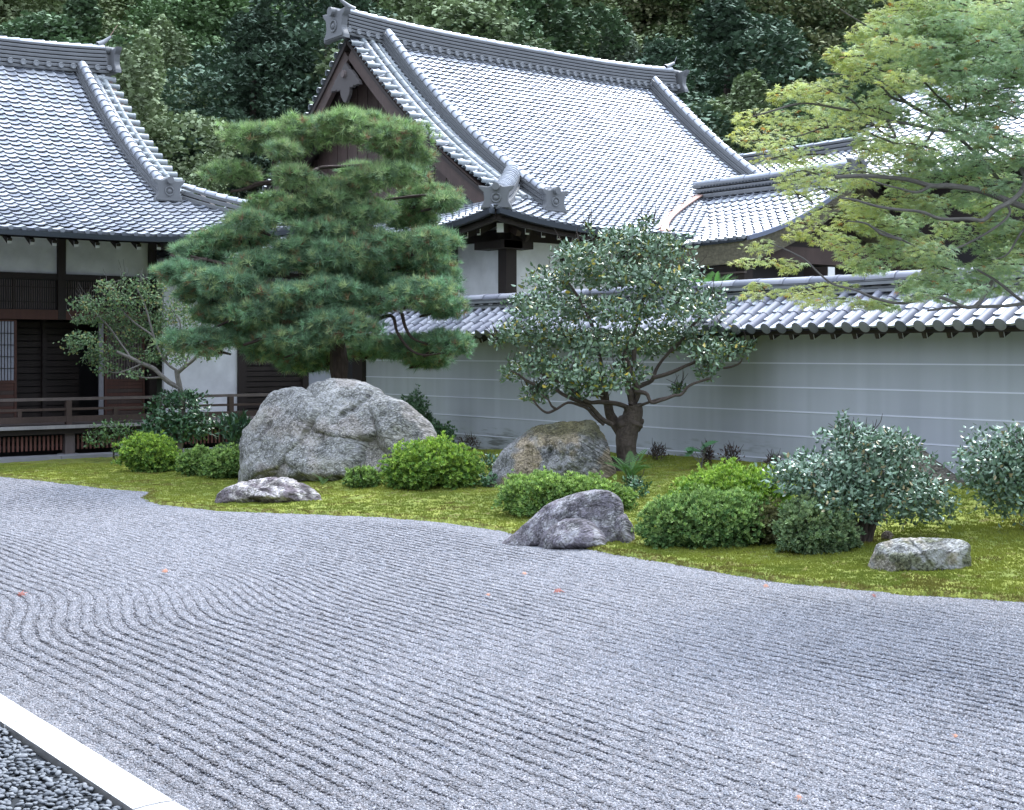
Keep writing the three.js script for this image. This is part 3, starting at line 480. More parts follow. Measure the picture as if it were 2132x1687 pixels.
  // main ridge
  const top = []; for (let i = 0; i <= 20; i++) top.push(S.at(lerp(av - 0.1, L - av + 0.1, i / 20), R, -0.20 + 0.16 * Math.pow(Math.abs(i / 10 - 1), 3)));
  ridge(roof, 'main_ridge', top, { n: 14, w: 0.52, ch: 0.0485, R: 0.12, step: 0.31 });
  discRow(roof, top.map((p) => p.clone().add(V3(0, 0.12, 0.275))), 0.29, V3(0, 0, 1), 0.072);
  crest(roof, top[0].clone().add(V3(-0.15, -0.1, 0)), V3(-1, 0, 0), 1.45); crest(roof, top[20].clone().add(V3(0.15, 0, 0)), V3(1, 0, 0), 1.3);
  for (const [p, d] of [[top[0], -1], [top[20], 1]]) { const h = mk('ridge_finial', tube([V3(0, 0, 0), V3(d * 0.16, 0.07, 0), V3(d * 0.4, 0.2, 0)], 0.10, 0.04, 8, 0), ridgePale, roof); h.position.copy(p).add(V3(-d * 0.3, 0.74, 0)); }
  const rod = mk('lightning_rod', tube([V3(0, 0, 0), V3(0.12, 0.12, 0), V3(0.22, 0.3, 0)], 0.012, 0.008, 6, 0), ridgePale, roof); rod.position.copy(top[20]).add(V3(0.0, 0.86, 0));
  // descending ridges
  ridge(roof, 'descending_ridge', pathOn(S, (f) => [av + lerp(1.10, 1.02, f), lerp(R - 0.05, 0.95, f)], 20, -0.03), { n: 8, w: 0.34, ch: 0.046, R: 0.125, step: 0.27 });
  crest(roof, S.at(av + 1.02, 0.8, 0.0), V3(0, 0, 1), 1.0);
  ridge(roof, 'descending_ridge', pathOn(S, (f) => [L - av - 0.95, lerp(R - 0.05, 1.2, f)], 20, -0.03), { n: 6, w: 0.34, ch: 0.062, R: 0.115, step: 0.33 });
  columnTiles(roof, S, av + 0.36, av, R - 0.1, 0.10); columnTiles(roof, S, av + 0.64, av + 0.1, R - 0.1, 0.09); columnTiles(roof, S, av + 0.84, av + 0.1, R - 0.1, 0.07, 0.36, 0.02);
  vergeTubes(roof, S, () => av - 0.02, av - 0.1, R - 0.1, 0.35, -1);
  const Sb = new Slope({ O: P(Uc + L, V0 + D2, 0), A: V3(-1, 0, 0), T: V3(0, 0, 1), run: R, prof, aL: () => 0, aR: () => L });
  vergeTubes(roof, Sb, () => L - av - 0.05, 2.2, R - 0.1, 0.30, 1);
  // hip ridge at the near corner
  const hp = []; for (let i = 0; i <= 10; i++) { const t = lerp(2.35, 0.16, i / 10); hp.push(S.at(t, t, -0.02)); }
  ridge(roof, 'hip_ridge', hp, { n: 3, w: 0.44, ch: 0.10, R: 0.21, step: 0.19 }); crest(roof, hp[10].clone().add(V3(-0.05, -0.03, 0.05)), V3(-1, 0, 1), 0.95);
  // junction of the side slope with the gable
  const jp = []; for (let i = 0; i <= 12; i++) jp.push(side.at(lerp(2.2, D2 - 2.2, i / 12), 2.1, 0)); mk('flashing', sweep(jp, 0.22, 0.16), ridgeMat, roof);
  // eaves
  const ring = [[], []]; for (let i = 0; i <= 24; i++) { ring[0].push(side.at(lerp(4, D2, i / 24), 0, -0.15).add(V3(-0.09, 0, 0))); ring[1].push(S.at(lerp(0, L - 3, i / 24), 0, -0.15).add(V3(0, 0, 0.09))); }
  for (const g of ring) { mk('gutter', sweep(g, 0.15, 0.11), M.gutter, hall); }
  mk('eave_board', sweep(ring[0].map((p) => p.clone().add(V3(0.2, -0.10, 0))), 0.12, 0.2), M.wood, hall); mk('eave_board', sweep(ring[1].map((p) => p.clone().add(V3(0, -0.10, -0.2))), 0.12, 0.2), M.wood, hall);
  const raft = (p, q, X) => { const r = mk('rafter', sweep([p, q], 0.10, 0.13), M.wood, hall), d = p.clone().sub(q).setY(0).normalize(), t = mk('rafter_tip', box(0.104, 0.134, 0.016), M.tip, r); t.position.copy(p).addScaledVector(d, 0.009).add(V3(0, 0.065, 0)); t.rotation.y = Math.atan2(d.x, d.z); };
  for (let i = 0; i < 14; i++) { const a = 1.25 + i * 0.46; raft(S.at(a, 0.5, -0.52), S.at(a, 1.6, -0.52)); }
  for (let i = 0; i < 14; i++) { const a = D2 - 1.25 - i * 0.46; raft(side.at(a, 0.5, -0.52), side.at(a, 1.6, -0.52)); }
  { const p = S.at(0.55, 0.55, -0.62), q = S.at(1.6, 1.6, -0.9), r = mk('corner_rafter', sweep([p, q], 0.16, 0.22), M.wood, hall), t = mk('rafter_tip', box(0.15, 0.2, 0.02), M.tip, r); t.position.copy(p).add(V3(-0.008, 0.11, 0.008)); t.rotation.y = -Math.PI / 4; }
  // walls
  const Us = 18.86, Vs = 24.0;
  const post = (U, V, w = 0.3) => mk('post', beam(U - w / 2, V - w / 2, 0, U + w / 2, V + w / 2, 5.3), M.wood, hall);
  post(Us, Vs, 0.30); post(20.52, Vs - 0.01, 0.20); post(22.4, Vs - 0.01, 0.2); post(24.3, Vs - 0.01, 0.2); post(Us - 0.01, 26.0, 0.2); post(Us - 0.01, 28.0, 0.2);
  for (const [a, b] of [[Us, 20.5], [20.5, 22.4], [22.4, 24.3], [24.3, 30.2]]) mk('plaster_panel', beam(a, Vs, 0.3, b, Vs + 0.1, 5.35), M.white, hall);
  for (const [a, b] of [[Vs + 0.102, 26], [26, 28], [28, 37]]) mk('plaster_panel', beam(Us, a, 0.3, Us + 0.1, b, 5.35), M.white, hall);
  mk('wall_plate', beam(Us - 0.3, Vs - 0.12, 4.75, 30, Vs - 0.02, 5.0), M.wood, hall); mk('wall_plate', beam(Us - 0.12, Vs - 0.3, 4.76, Us - 0.02, 37, 5.01), M.wood, hall);
  mk('bracket', beam(Us - 0.42, Vs - 0.42, 4.55, Us + 0.42, Vs + 0.1, 4.74), M.wood, hall); mk('bracket', beam(Us - 0.415, Vs - 0.42, 4.56, Us + 0.1, Vs + 0.7, 4.73), M.wood, hall);
  // copper valley beside the porch roof
  const vp = []; for (let i = 0; i <= 10; i++) { const t = lerp(0.0, 2.6, i / 10); vp.push(S.at(lerp(22.5, 26.4, Math.pow(i / 10, 1.3)) - Uc - 0.12, t, 0.05)); }
  mk('valley_flashing', sweep(vp, 0.26, 0.03), M.copper, roof);
}
// ---------------------------------------------------------------- porch with the thick bark eave
{
  const porch = thing('entrance_porch', 'low porch with bright round tiles over a thick mossy bark eave beside the tall hall', 'porch');
  const roof = new THREE.Group(); roof.name = 'roof'; porch.add(roof);
  const Ue = 22.6, Ur = 26.4, V1 = 20.2, Vb = 25.0, len = Vb - V1, run = Ur - Ue, prof = (t) => 4.72 + 0.22 * t + 0.055 * t * t;
  const S = new Slope({ O: P(Ue, Vb, 0), A: V3(0, 0, 1), T: V3(1, 0, 0), run, prof, sori: (a, t) => 0.05 * Math.pow(a / len, 3), aL: (t) => Math.max(0, 2.5 - t * 1.0), aR: () => len });
  S.deck(roof, 'roof_deck', -0.03); S.tiles(roof, 0.27, 0.30, { seed: 12 });
  const S2 = new Slope({ O: P(2 * Ur - Ue, V1, 0), A: V3(0, 0, -1), T: V3(-1, 0, 0), run, prof, aL: () => 0, aR: () => len }); S2.deck(roof, 'roof_deck', -0.03); S2.tiles(roof, 0.27, 0.30, { seed: 13 });
  // bark layer under the tiles: follows the roof, thick at the eave and at the gable edge
  const thick = (sl) => { const pos = [], idx = [], n = 16, m = 10; for (let j = 0; j <= n; j++) { const t = lerp(-0.02, run, j / n); for (let i = 0; i <= m; i++) { const p = sl.at(lerp(-0.2, len + 0.10, i / m), t, -0.06); pos.push(p.x, p.y, p.z); } for (let i = 0; i <= m; i++) { const p = sl.at(lerp(-0.2, len - 0.06, i / m), lerp(0.10, run, j / n), -0.56 + 0.03 * n3(i, j, 2)); pos.push(p.x, p.y, p.z); } }
    const w = m + 1, q = (a, b, c, d) => idx.push(a, b, c, a, c, d); for (let j = 0; j < n; j++) { const o = j * 2 * w, e = o + 2 * w; for (let i = 0; i < m; i++) { q(o + i, o + i + 1, e + i + 1, e + i); q(o + w + i + 1, o + w + i, e + w + i, e + w + i + 1); } q(o + m, o + w + m, e + w + m, e + m); } for (let i = 0; i < m; i++) q(i, w + i, w + i + 1, i + 1);
    const uv = []; for (let i = 0; i < pos.length; i += 3) uv.push((pos[i] + pos[i + 2]) * 1.2, pos[i + 1] * 3); const g = buf(pos, idx, uv); return flat(g); };
  mk('bark_eave', thick(S), M.thatch, roof); mk('bark_eave', thick(S2), M.thatch, roof);
  mk('eave_strip', sweep(pathOn(S, (f) => [len * f, 0], 10, -0.075).map((p) => p.add(V3(-0.03, 0, 0))), 0.06, 0.05), M.gutter, roof); mk('verge_strip', sweep(pathOn(S, (f) => [len + 0.09, run * f], 14, -0.06), 0.10, 0.10), std({ color: C(0.14, 0.16, 0.22), roughness: 0.5 }), roof);
  const rp = [P(Ur, Vb + 0.3, prof(run) - 0.02), P(Ur, (V1 + Vb) / 2, prof(run) - 0.03), P(Ur, V1 - 0.05, prof(run))];
  ridge(roof, 'main_ridge', rp, { n: 6, w: 0.44, ch: 0.07, R: 0.11, step: 0.9 }); crest(roof, rp[2].clone().add(V3(0, 0, 0.06)), V3(0, 0, 1), 0.95);
  for (const h of [0.13, 0.27]) { const g = box(0.012, 0.035, 0.06); for (let i = 0; i < 42; i++) { const o = mk('ridge_fret', g, M.gutter, roof); o.position.set(Ur - 0.225, prof(run) + h, -(V1 + 0.15 + i * 0.112)); } }
  // dark timber below
  mk('eave_beam', beam(Ue + 0.50, V1 + 0.45, 3.78, Ue + 0.68, Vb + 1, 4.22), std({ color: C(0.075, 0.058, 0.062), roughness: 0.6, map: T.grain }), porch);
  mk('eave_beam', beam(Ue + 0.40, V1 + 0.40, 4.02, Ue + 0.49, Vb + 1, 4.06), M.woodGrey, porch);
  mk('porch_wall', beam(Ue + 1.0, V1 + 0.9, 0, Ue + 1.1, Vb + 1, 3.9), M.black, porch); mk('porch_front', beam(Ue + 1.1, V1 + 0.9, 0, 2 * Ur - Ue - 1.1, V1 + 1.0, 4.7), M.black, porch);
  mk('cross_beam', beam(Ue + 0.45, V1 + 0.35, 4.30, Ue + 0.75, V1 + 0.75, 4.78), M.woodBrown, porch); mk('cross_beam', beam(Ue + 0.76, V1 + 0.42, 4.32, 2 * Ur - Ue - 0.7, V1 + 0.70, 4.70), M.woodBrown, porch);
  mk('post', beam(Ue + 0.46, V1 + 0.44, 0, Ue + 0.74, V1 + 0.70, 4.30), M.wood, porch);
  mk('inner_gable', (() => { const pos = [], idx = []; for (let i = 0; i <= 10; i++) { const t = lerp(0.6, run, i / 10); for (const u of [Ue + t, 2 * Ur - Ue - t]) pos.push(u, 4.4, -(V1 + 0.72), u, prof(t) - 0.5, -(V1 + 0.72)); } for (let i = 0; i < 10; i++) for (const o of [0, 2]) { const a = i * 4 + o; idx.push(a, a + 1, a + 4, a + 1, a + 5, a + 4); } return buf(pos, idx); })(), M.wood, porch);
  for (let i = 0; i < 9; i++) { const V = V1 + 0.6 + i * 0.55, r = mk('rafter', beam(Ue + 0.28, V, 3.62, Ue + 1.0, V + 0.1, 3.74), M.wood, porch), t = mk('rafter_tip', box(0.014, 0.11, 0.09), M.tip, r); t.position.set(Ue + 0.272, 3.68, -(V + 0.05)); }
  { const b = mk('nose_beam', beam(Ue + 2.6, V1 - 0.2, 3.86, Ue + 2.86, V1 + 0.5, 4.22), M.wood, porch), t = mk('beam_tip', box(0.24, 0.34, 0.014), M.tip, b); t.position.set(Ue + 2.73, 4.04, -(V1 - 0.21)); }
}
// ---------------------------------------------------------------- corridor behind the pine, wing and far hall on the right
{
  const cor = thing('link_corridor', 'white walled corridor with dark slatted doors joining the halls behind the pine', 'corridor');
  const roof = new THREE.Group(); roof.name = 'roof'; cor.add(roof);
  const S = new Slope({ O: P(12.7, 30.15, 0), A: V3(1, 0, 0), T: V3(0, 0, -1), run: 1.85, prof: (t) => 4.40 + 0.52 * t, aL: () => 0, aR: () => 5.6 });
  S.deck(roof, 'roof_deck', -0.02); S.tiles(roof, 0.29, 0.24, { seed: 15 }); ridge(roof, 'main_ridge', [P(12.8, 32, 5.35), P(15.5, 32, 5.35), P(18.3, 32, 5.35)], { n: 4, w: 0.34, ch: 0.06, R: 0.11, step: 0.3 });
  mk('eave_board', beam(12.7, 30.17, 4.22, 18.3, 30.25, 4.34), M.wood, cor);
  mk('plaster_panel', beam(12.64, 28.6, 0.66, 14.45, 28.7, 4.3), M.whiter, cor); mk('post', beam(14.45, 28.52, 0.3, 14.65, 28.72, 4.3), M.wood, cor);
  for (let k = 0; k < 24; k++) mk('door_slat', beam(14.65, 28.6 + (k % 2) * 0.012, 0.66 + k * 0.125, 16.15, 28.66, 0.765 + k * 0.125), M.wood, cor);
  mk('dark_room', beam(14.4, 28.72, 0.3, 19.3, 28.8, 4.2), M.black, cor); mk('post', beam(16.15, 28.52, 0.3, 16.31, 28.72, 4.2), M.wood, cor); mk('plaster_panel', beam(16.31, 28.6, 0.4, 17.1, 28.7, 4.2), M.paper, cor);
  mk('veranda_floor', beam(15.2, 28.6, 0.62, 18.6, 30.5, 0.70), M.woodGrey, cor); mk('underfloor', beam(12.7, 29.2, 0, 18.6, 29.3, 0.62), M.black, cor);
  const wing = thing('connecting_wing', 'grey tiled wing with a low ridge seen past the right end of the tall roof', 'wing');
  const wr = new THREE.Group(); wr.name = 'roof'; wing.add(wr);
  const W = new Slope({ O: P(31.9, 31.5, 0), A: V3(0, 0, 1), T: V3(1, 0, 0), run: 2.6, prof: (t) => 7.3 + 0.5 * t, aL: () => 0, aR: () => 5.4 });
  W.deck(wr, 'roof_deck', -0.02); W.tiles(wr, 0.29, 0.25, { seed: 18 }); ridge(wr, 'main_ridge', [P(34.5, 31.5, 8.55), P(34.5, 28.8, 8.53), P(34.5, 26.1, 8.55)], { n: 5, w: 0.42, ch: 0.07, R: 0.11, step: 0.6 });
  mk('wall', beam(32.8, 26.4, 0, 36, 31.2, 7.6), M.wood, wing);
  const far = thing('far_hall', 'big hall roof at the back right glimpsed through the maple leaves', 'hall');
  const fr = new THREE.Group(); fr.name = 'roof'; far.add(fr);
  const Fs = new Slope({ O: P(35.2, 29.5, 0), A: V3(0, 0, 1), T: V3(1, 0, 0), run: 6.8, prof: (t) => 7.7 + 0.45 * t + 0.03 * t * t, aL: () => 0, aR: () => 20 });
  Fs.deck(fr, 'roof_deck', -0.02); Fs.tiles(fr, 0.36, 0.34, { seed: 19, a1: 13 }); ridge(fr, 'main_ridge', [P(42, 29.6, 11.95), P(42, 20, 11.9), P(42, 9.6, 11.95)], { n: 7, w: 0.5, ch: 0.08, R: 0.12, step: 0.6 });
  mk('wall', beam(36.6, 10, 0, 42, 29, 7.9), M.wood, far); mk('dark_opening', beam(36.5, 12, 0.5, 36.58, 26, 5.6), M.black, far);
  vergeTubes(fr, Fs, () => 0.0, 0.2, 6.7, 0.34, -1);
}
// ---------------------------------------------------------------- garden wall with its tiled coping
{
  const wall = thing('garden_wall', 'long white plastered wall with five pale lines under a coping of grey round tiles', 'wall');
  const Uf = 16.21, Va = 4, Vb = 25.75;
  const plaster = tex(2048, 256, (u, v, c) => {
    const V = Vb - u * (Vb - Va), h = v * 2.9; let g = 0.95 + 0.12 * (pfbm(u, v, 6, 4, 101) - 0.5) - 0.05 * ss(0.8, 0.3, h) + 0.09 * (pnoise(u * 260, v * 2, 260, 103) - 0.5) + 0.06 * (pnoise(u * 90, v * 2, 90, 105) - 0.5);
    const zone = Math.max(ss(4.0, 2.4, Math.abs(V - 21)), ss(3.4, 1.6, Math.abs(V - 14.4)), 0.25), e = pfbm(u, v, 64, 4, 107); const dirt = ss(0.42, 0.75, e + 0.30 * ss(1.0, 0.35, h) - 0.22) * zone * ss(1.15, 0.5, h);
    g *= 1 - 0.62 * dirt; c[0] = 0.47 * g; c[1] = 0.495 * g; c[2] = (0.545 - 0.06 * dirt) * g;
  }, true);
  const face = new THREE.PlaneGeometry(Vb - Va, 2.9, 60, 12); { const p = face.attributes.position; for (let i = 0; i < p.count; i++) p.setZ(i, 0.003 * n3(p.getX(i) * 0.35, p.getY(i) * 0.8, 4)); face.computeVertexNormals(); }
  const pl = mk('plaster_face', face, std({ color: 0xffffff, roughness: 0.9, map: plaster }), wall); place(pl, mat4(P(Uf - 0.015, (Va + Vb) / 2, 1.35), V3(0, 0, 1), V3(0, 1, 0), V3(-1, 0, 0)));
  mk('wall_core', beam(Uf, Va, -0.1, Uf + 0.5, Vb, 2.85), M.white, wall);
  for (let k = 0; k < 5; k++) mk('plaster_line', beam(Uf - 0.0215, Va, 2.035 - k * 0.372, Uf - 0.004, Vb, 2.055 - k * 0.372), std({ color: C(0.74, 0.76, 0.86), roughness: 0.8 }), wall);
  mk('end_post', beam(Uf - 0.12, Vb, -0.1, Uf + 0.55, Vb + 0.42, 2.6), M.wood, wall);
  const cop = new THREE.Group(); cop.name = 'coping'; wall.add(cop);
  const Uo = 15.58, prof = (t) => 2.56 + 0.56 * t + 0.10 * t * t, S = new Slope({ O: P(Uo, Vb + 0.5, 0), A: V3(0, 0, 1), T: V3(1, 0, 0), run: 0.86, prof, sori: (a, t) => 0.012 * n3(a * 0.4, 1, 1), aL: () => 0, aR: () => Vb + 0.5 - Va }), len = Vb + 0.5 - Va;
  S.deck(cop, 'coping_deck', -0.03, 4, 60); new Slope({ O: P(17.34, Va, 0), A: V3(0, 0, -1), T: V3(-1, 0, 0), run: 0.86, prof, aL: () => 0, aR: () => len }).deck(cop, 'coping_deck', 0.02, 4, 40, ridgePale);
  const n = Math.floor(len / 0.30), g1 = roundTile(0.083, 0.36, true), g2 = roundTile(0.080, 0.36, false), r = rng(44);
  const lilac = [[0.15, 0.155, 0.19], [0.20, 0.205, 0.24], [0.12, 0.128, 0.155], [0.235, 0.24, 0.27]].map(([a, b, c]) => std({ color: C(a, b, c), roughness: 0.5, metalness: 0.2 }));
  const pan = (() => { const pos = [], idx = [], k = 6; for (const [z, l] of [[0, 0.030], [-0.25, 0.005]]) for (let i = 0; i <= k; i++) pos.push((i / k - 0.5) * 0.24, 0.035 * Math.pow(2 * i / k - 1, 2) + l, z); for (let i = 0; i <= k; i++) pos.push((i / k - 0.5) * 0.24, 0.035 * Math.pow(2 * i / k - 1, 2), -0.004); for (let i = 0; i < k; i++) { idx.push(i, i + 1, k + 1 + i, i + 1, k + 2 + i, k + 1 + i); const b = 2 * (k + 1); idx.push(b + i, i + 1, i, b + i, b + i + 1, i + 1); } return flat(buf(pos, idx)); })();
  for (let i = 0; i < n; i++) {
    const a = 0.15 + i * 0.30, vis = seen(P(Uo, Vb + 0.5 - a, 2.7)) !== null || i > n - 22;
    for (let k = 0; k < 3; k++) { const t = 0.005 + k * 0.292, [X, Y, Z] = S.frame(a, t + 0.12), j = (r() - 0.5) * 0.03, Z2 = Z.clone().addScaledVector(X, j).normalize(); place(mk('cover_tile', k ? g2 : g1, lilac[Math.floor(r() * 4)], cop), mat4(S.at(a, t, 0.028).addScaledVector(Z, k ? 0 : 0.03), Y.clone().cross(Z2), Y, Z2)); }
    for (let k = 0; k < 4; k++) { const t = 0.0 + k * 0.205, [X, Y, Z] = S.frame(a + 0.15, t + 0.1); place(mk('pan_tile', pan, tileMats[Math.floor(r() * 5)], cop), mat4(S.at(a + 0.15, t, 0).addScaledVector(Z, k ? 0 : 0.02), X, Y, Z)); }
  }
  const rp = []; for (let i = 0; i <= 40; i++) { const V = lerp(Vb + 0.5, Va, i / 40); rp.push(P(16.46, V, 3.09 + 0.018 * n3(V * 0.5, 3, 1))); }
  for (let k = 0; k < 4; k++) mk('ridge_course', sweep(rp, k % 2 ? 0.30 - k * 0.012 : 0.38 - k * 0.012, k % 2 ? 0.03 : 0.045, V3(0, 1, 0), k * 0.055), k % 2 ? ridgeMat : ridgePale, cop);
  { const list = along(rp, 0.52), geo = roundTile(0.145, 0.56, false, 0.93); for (let i = 0; i < list.length - 1; i++) { const p0 = list[i][0], p1 = list[i + 1][0], Z = p1.clone().sub(p0).normalize().applyAxisAngle(V3(0, 1, 0), (r() - 0.5) * 0.03), X = V3(0, 1, 0).cross(Z).normalize(), Y = Z.clone().cross(X); const m = mat4(p1.clone().add(V3(0, 0.19 + 0.008 * r(), 0)), X, Y.multiplyScalar(0.75), Z); place(mk('ridge_tile', geo, lilac[Math.floor(r() * 4)], cop), m); } }
  mk('eave_board', beam(Uo + 0.10, Va, 2.475, Uo + 0.19, Vb + 0.4, 2.53), M.wood, wall); mk('eave_plank', beam(Uo + 0.06, Va, 2.53, Uf + 0.1, Vb + 0.4, 2.56), M.black, wall);
  for (let i = 0; V_(i) < Vb; i++) { const V = V_(i), rf = mk('rafter', sweep([P(Uo + 0.16, V, 2.40), P(Uf, V, 2.62)], 0.065, 0.085), M.wood, wall), t = mk('rafter_tip', box(0.012, 0.087, 0.067), M.tip, rf); t.position.set(Uo + 0.158, 2.443, -V); t.rotation.z = 0.3; }
  function V_(i) { return Va + 0.3 + i * 0.385; }
}

// ---------------------------------------------------------------- the hall one stands in, behind the viewer
{
  const h = thing('viewing_hall', 'hall behind the viewer whose veranda looks over the gravel', 'hall');
  mk('veranda_floor', beam(-2.2, -14, 0.58, 1.1, 22, 0.65), M.woodGrey, h); mk('wall', beam(-2.6, -14, 0, -2.3, 22, 4.6), M.woodBrown, h);
  for (const [u0, u1] of [[1.9, -9], [-20, -9]]) { const pos = [], idx = []; for (let i = 0; i <= 12; i++) { const f = i / 12, y = 4.5 + 5.8 * (0.75 * f + 0.25 * f * f); for (const V of [-15, 24]) pos.push(lerp(u0, u1, f), y, -V); } for (let i = 0; i < 12; i++) { const a = i * 2; idx.push(a, a + 1, a + 2, a + 1, a + 3, a + 2); } mk('roof', buf(pos, idx), ridgePale, h); }
}
// ---------------------------------------------------------------- rocks
function rockGeo(outline, cy, o) {                                 // outline in metres as seen from the garden side; depth and facets of its own
  const { back = 0.8, front = [[0, 0.4, 0.9, 0.8]], detail = 36, seed = 1, rough = 0.05, sharp = 14, cracks = [], tint = () => 1, zoff = 0, cx = 0, xoff = cx } = o; outline = outline.map(([x, y]) => [x - cx, y]);
  let g = new THREE.IcosahedronGeometry(1, detail); g.deleteAttribute('normal'); g.deleteAttribute('uv'); g = mergeVertices(g, 1e-5);
  const planes = [], N = outline.length;
  for (let i = 0; i < N; i++) { const [x0, y0] = outline[i], [x1, y1] = outline[(i + 1) % N]; let nx = -(y1 - y0), ny = x1 - x0; const l = Math.hypot(nx, ny); if (l < 1e-6) continue; nx /= l; ny /= l; const d = nx * x0 + ny * (y0 - cy); if (d < 0) { nx = -nx; ny = -ny; } const q = Math.abs(d); if (q > 0.03) { planes.push([nx, ny, 0, q]); planes.push([nx * 0.8, ny * 0.8, 0.6, q * 0.93], [nx * 0.85, ny * 0.85, -0.53, q * 0.95]); } }
  for (const [a, b, c, d] of front) { const l = Math.hypot(a, b, c); planes.push([a / l, b / l, c / l, d]); } planes.push([0, 0, -1, back]);
  const p = g.attributes.position, uv = [], col = [], v = V3();
  for (let i = 0; i < p.count; i++) {
    v.fromBufferAttribute(p, i).normalize(); let s = 0; for (const [a, b, c, d] of planes) { const k = a * v.x + b * v.y + c * v.z; if (k > 0) s += Math.pow(k / d, sharp); }
    let R = Math.pow(s, -1 / sharp); const x = v.x * R, y = v.y * R, z = v.z * R, f = 1.6;
    let dsp = rough * (1.3 * fbm(x * f + seed, y * f, z * f, 5) + 0.35 * (0.5 - Math.abs(fbm(x * 3.1 - seed, y * 3.1, z * 3.1, 4)) * 2) + 0.22 * fbm(x * 9, y * 9 + seed, z * 9, 4));
    for (const [x0, y0, x1, y1, w, dp] of cracks) { if (z < -0.1) continue; const ex = x1 - x0, ey = y1 - y0, t = clamp(((x - x0) * ex + (y + cy - y0) * ey) / (ex * ex + ey * ey), 0, 1), q = Math.hypot(x - x0 - ex * t, y + cy - y0 - ey * t) + 0.03 * n3(x * 5, y * 5, seed); dsp -= dp * Math.exp(-((q / w) ** 2)); }
    R += dsp; p.setXYZ(i, v.x * R + xoff, v.y * R + cy, v.z * R + zoff);
    const X = v.x * R, Y = v.y * R, Z = v.z * R; uv.push(((X + cx) * 0.9 + Z * 0.75) / 1.3, ((Y + cy) * 0.95 - Z * 0.5) / 1.3);
    const c = tint(X + cx, Y + cy, Z, dsp); col.push(...c);
  }
  g.setAttribute('uv', new THREE.Float32BufferAttribute(uv, 2)); g.setAttribute('color', new THREE.Float32BufferAttribute(col, 3)); g.computeVertexNormals(); return g;
}
const rockMat = std({ color: C(0.35, 0.35, 0.35), roughness: 0.92, map: T.rock, bumpMap: T.rockb, bumpScale: 0.035, vertexColors: true });
function rock(name, label, U, V, geos, dy = 0, sc = 1) { const o = mk(numbered(name), geos.length > 1 ? mergeGeometries(geos) : geos[0], rockMat); o.position.set(U, terr(U, V) + dy, -V); o.rotation.y = FACE; o.scale.setScalar(sc); return tag(o, label, 'rock'); }
const mixc = (a, b, t) => [lerp(a[0], b[0], t), lerp(a[1], b[1], t), lerp(a[2], b[2], t)];
{
  const tint = (x, y, z, d) => { let c = mixc([1.0, 1.0, 0.99], [1.02, 0.95, 0.90], ss(0.0, 0.22, fbm(x * 1.6, y * 1.6, z + 3, 3))); c = mixc(c, [0.72, 0.70, 0.55], ss(0.10, 0.3, fbm(x * 1.1 + 5, y * 1.4, z, 3)) * 0.5); return c.map((q) => q * (1.12 + 0.4 * fbm(x * 4, y * 4, z * 4, 3))); };
  const lump = (o, cy, e) => rockGeo(o, cy, { back: 0.7, rough: 0.085, sharp: 30, detail: 40, tint, ...e });
  rock('boulder', 'largest boulder, cracked grey stone below the pine tree', 11.30, 18.82, [
    lump([[-1.50, -0.2], [-1.44, 0.52], [-1.2, 0.95], [-0.9, 1.24], [-0.4, 1.42], [0.3, 1.46], [0.75, 1.22], [1.15, 1.06], [1.44, 0.78], [1.5, -0.2]], 0.45, { detail: 44, front: [[0, 0.5, 0.86, 0.42]], seed: 3 }),
    lump([[-1.56, -0.2], [-1.52, 0.58], [-1.30, 1.03], [-1.02, 1.40], [-0.62, 1.47], [-0.28, 1.34], [0.02, 0.98], [-0.2, 0.4], [-0.6, -0.2]], 0.55, { cx: -0.82, zoff: 0.02, front: [[-0.35, 0.42, 0.84, 0.50]], seed: 5, cracks: [[-0.16, 0.90, -0.36, 0.62, 0.03, 0.06]] }),
    lump([[-0.75, 0.6], [-0.58, 1.2], [-0.42, 1.50], [-0.10, 1.56], [0.36, 1.55], [0.64, 1.37], [0.95, 0.9], [0.9, 0.4], [0.0, 0.2]], 0.95, { cx: 0.08, zoff: -0.14, front: [[0.10, 0.55, 0.83, 0.50]], back: 0.6, seed: 7, cracks: [[0.43, 1.27, 0.22, 1.11, 0.04, 0.07], [0.22, 1.11, 0.05, 1.02, 0.04, 0.07]] }),
    lump([[0.62, -0.2], [0.50, 0.5], [0.28, 0.98], [0.42, 1.26], [0.82, 1.29], [1.2, 1.15], [1.5, 0.85], [1.58, 0.6], [1.5, -0.2]], 0.5, { cx: 0.95, zoff: 0.06, front: [[0.3, 0.42, 0.84, 0.46]], seed: 9, cracks: [[0.1, 0.6, 0.5, 0.3, 0.03, 0.04]] }),
    lump([[-1.15, -0.2], [-1.06, 0.50], [-0.86, 0.90], [-0.50, 1.10], [-0.15, 1.06], [0.18, 0.94], [0.46, 0.76], [0.60, 0.52], [0.66, 0.25], [0.6, -0.2]], 0.40, { cx: -0.25, zoff: 0.24, front: [[0.0, 0.42, 0.9, 0.44], [0.5, 0.3, 0.8, 0.6], [-0.6, 0.2, 0.8, 0.6]], seed: 13, cracks: [[-0.5, 0.3, -0.2, 0.1, 0.04, 0.04]] }),
    lump([[-1.45, -0.2], [-1.40, 0.25], [-1.2, 0.6], [-0.98, 0.62], [-0.85, 0.2], [-0.8, -0.2]], 0.12, { cx: -1.1, zoff: 0.22, front: [[-0.3, 0.35, 0.88, 0.34]], seed: 15, detail: 26 })], -0.04, 1.03);
}
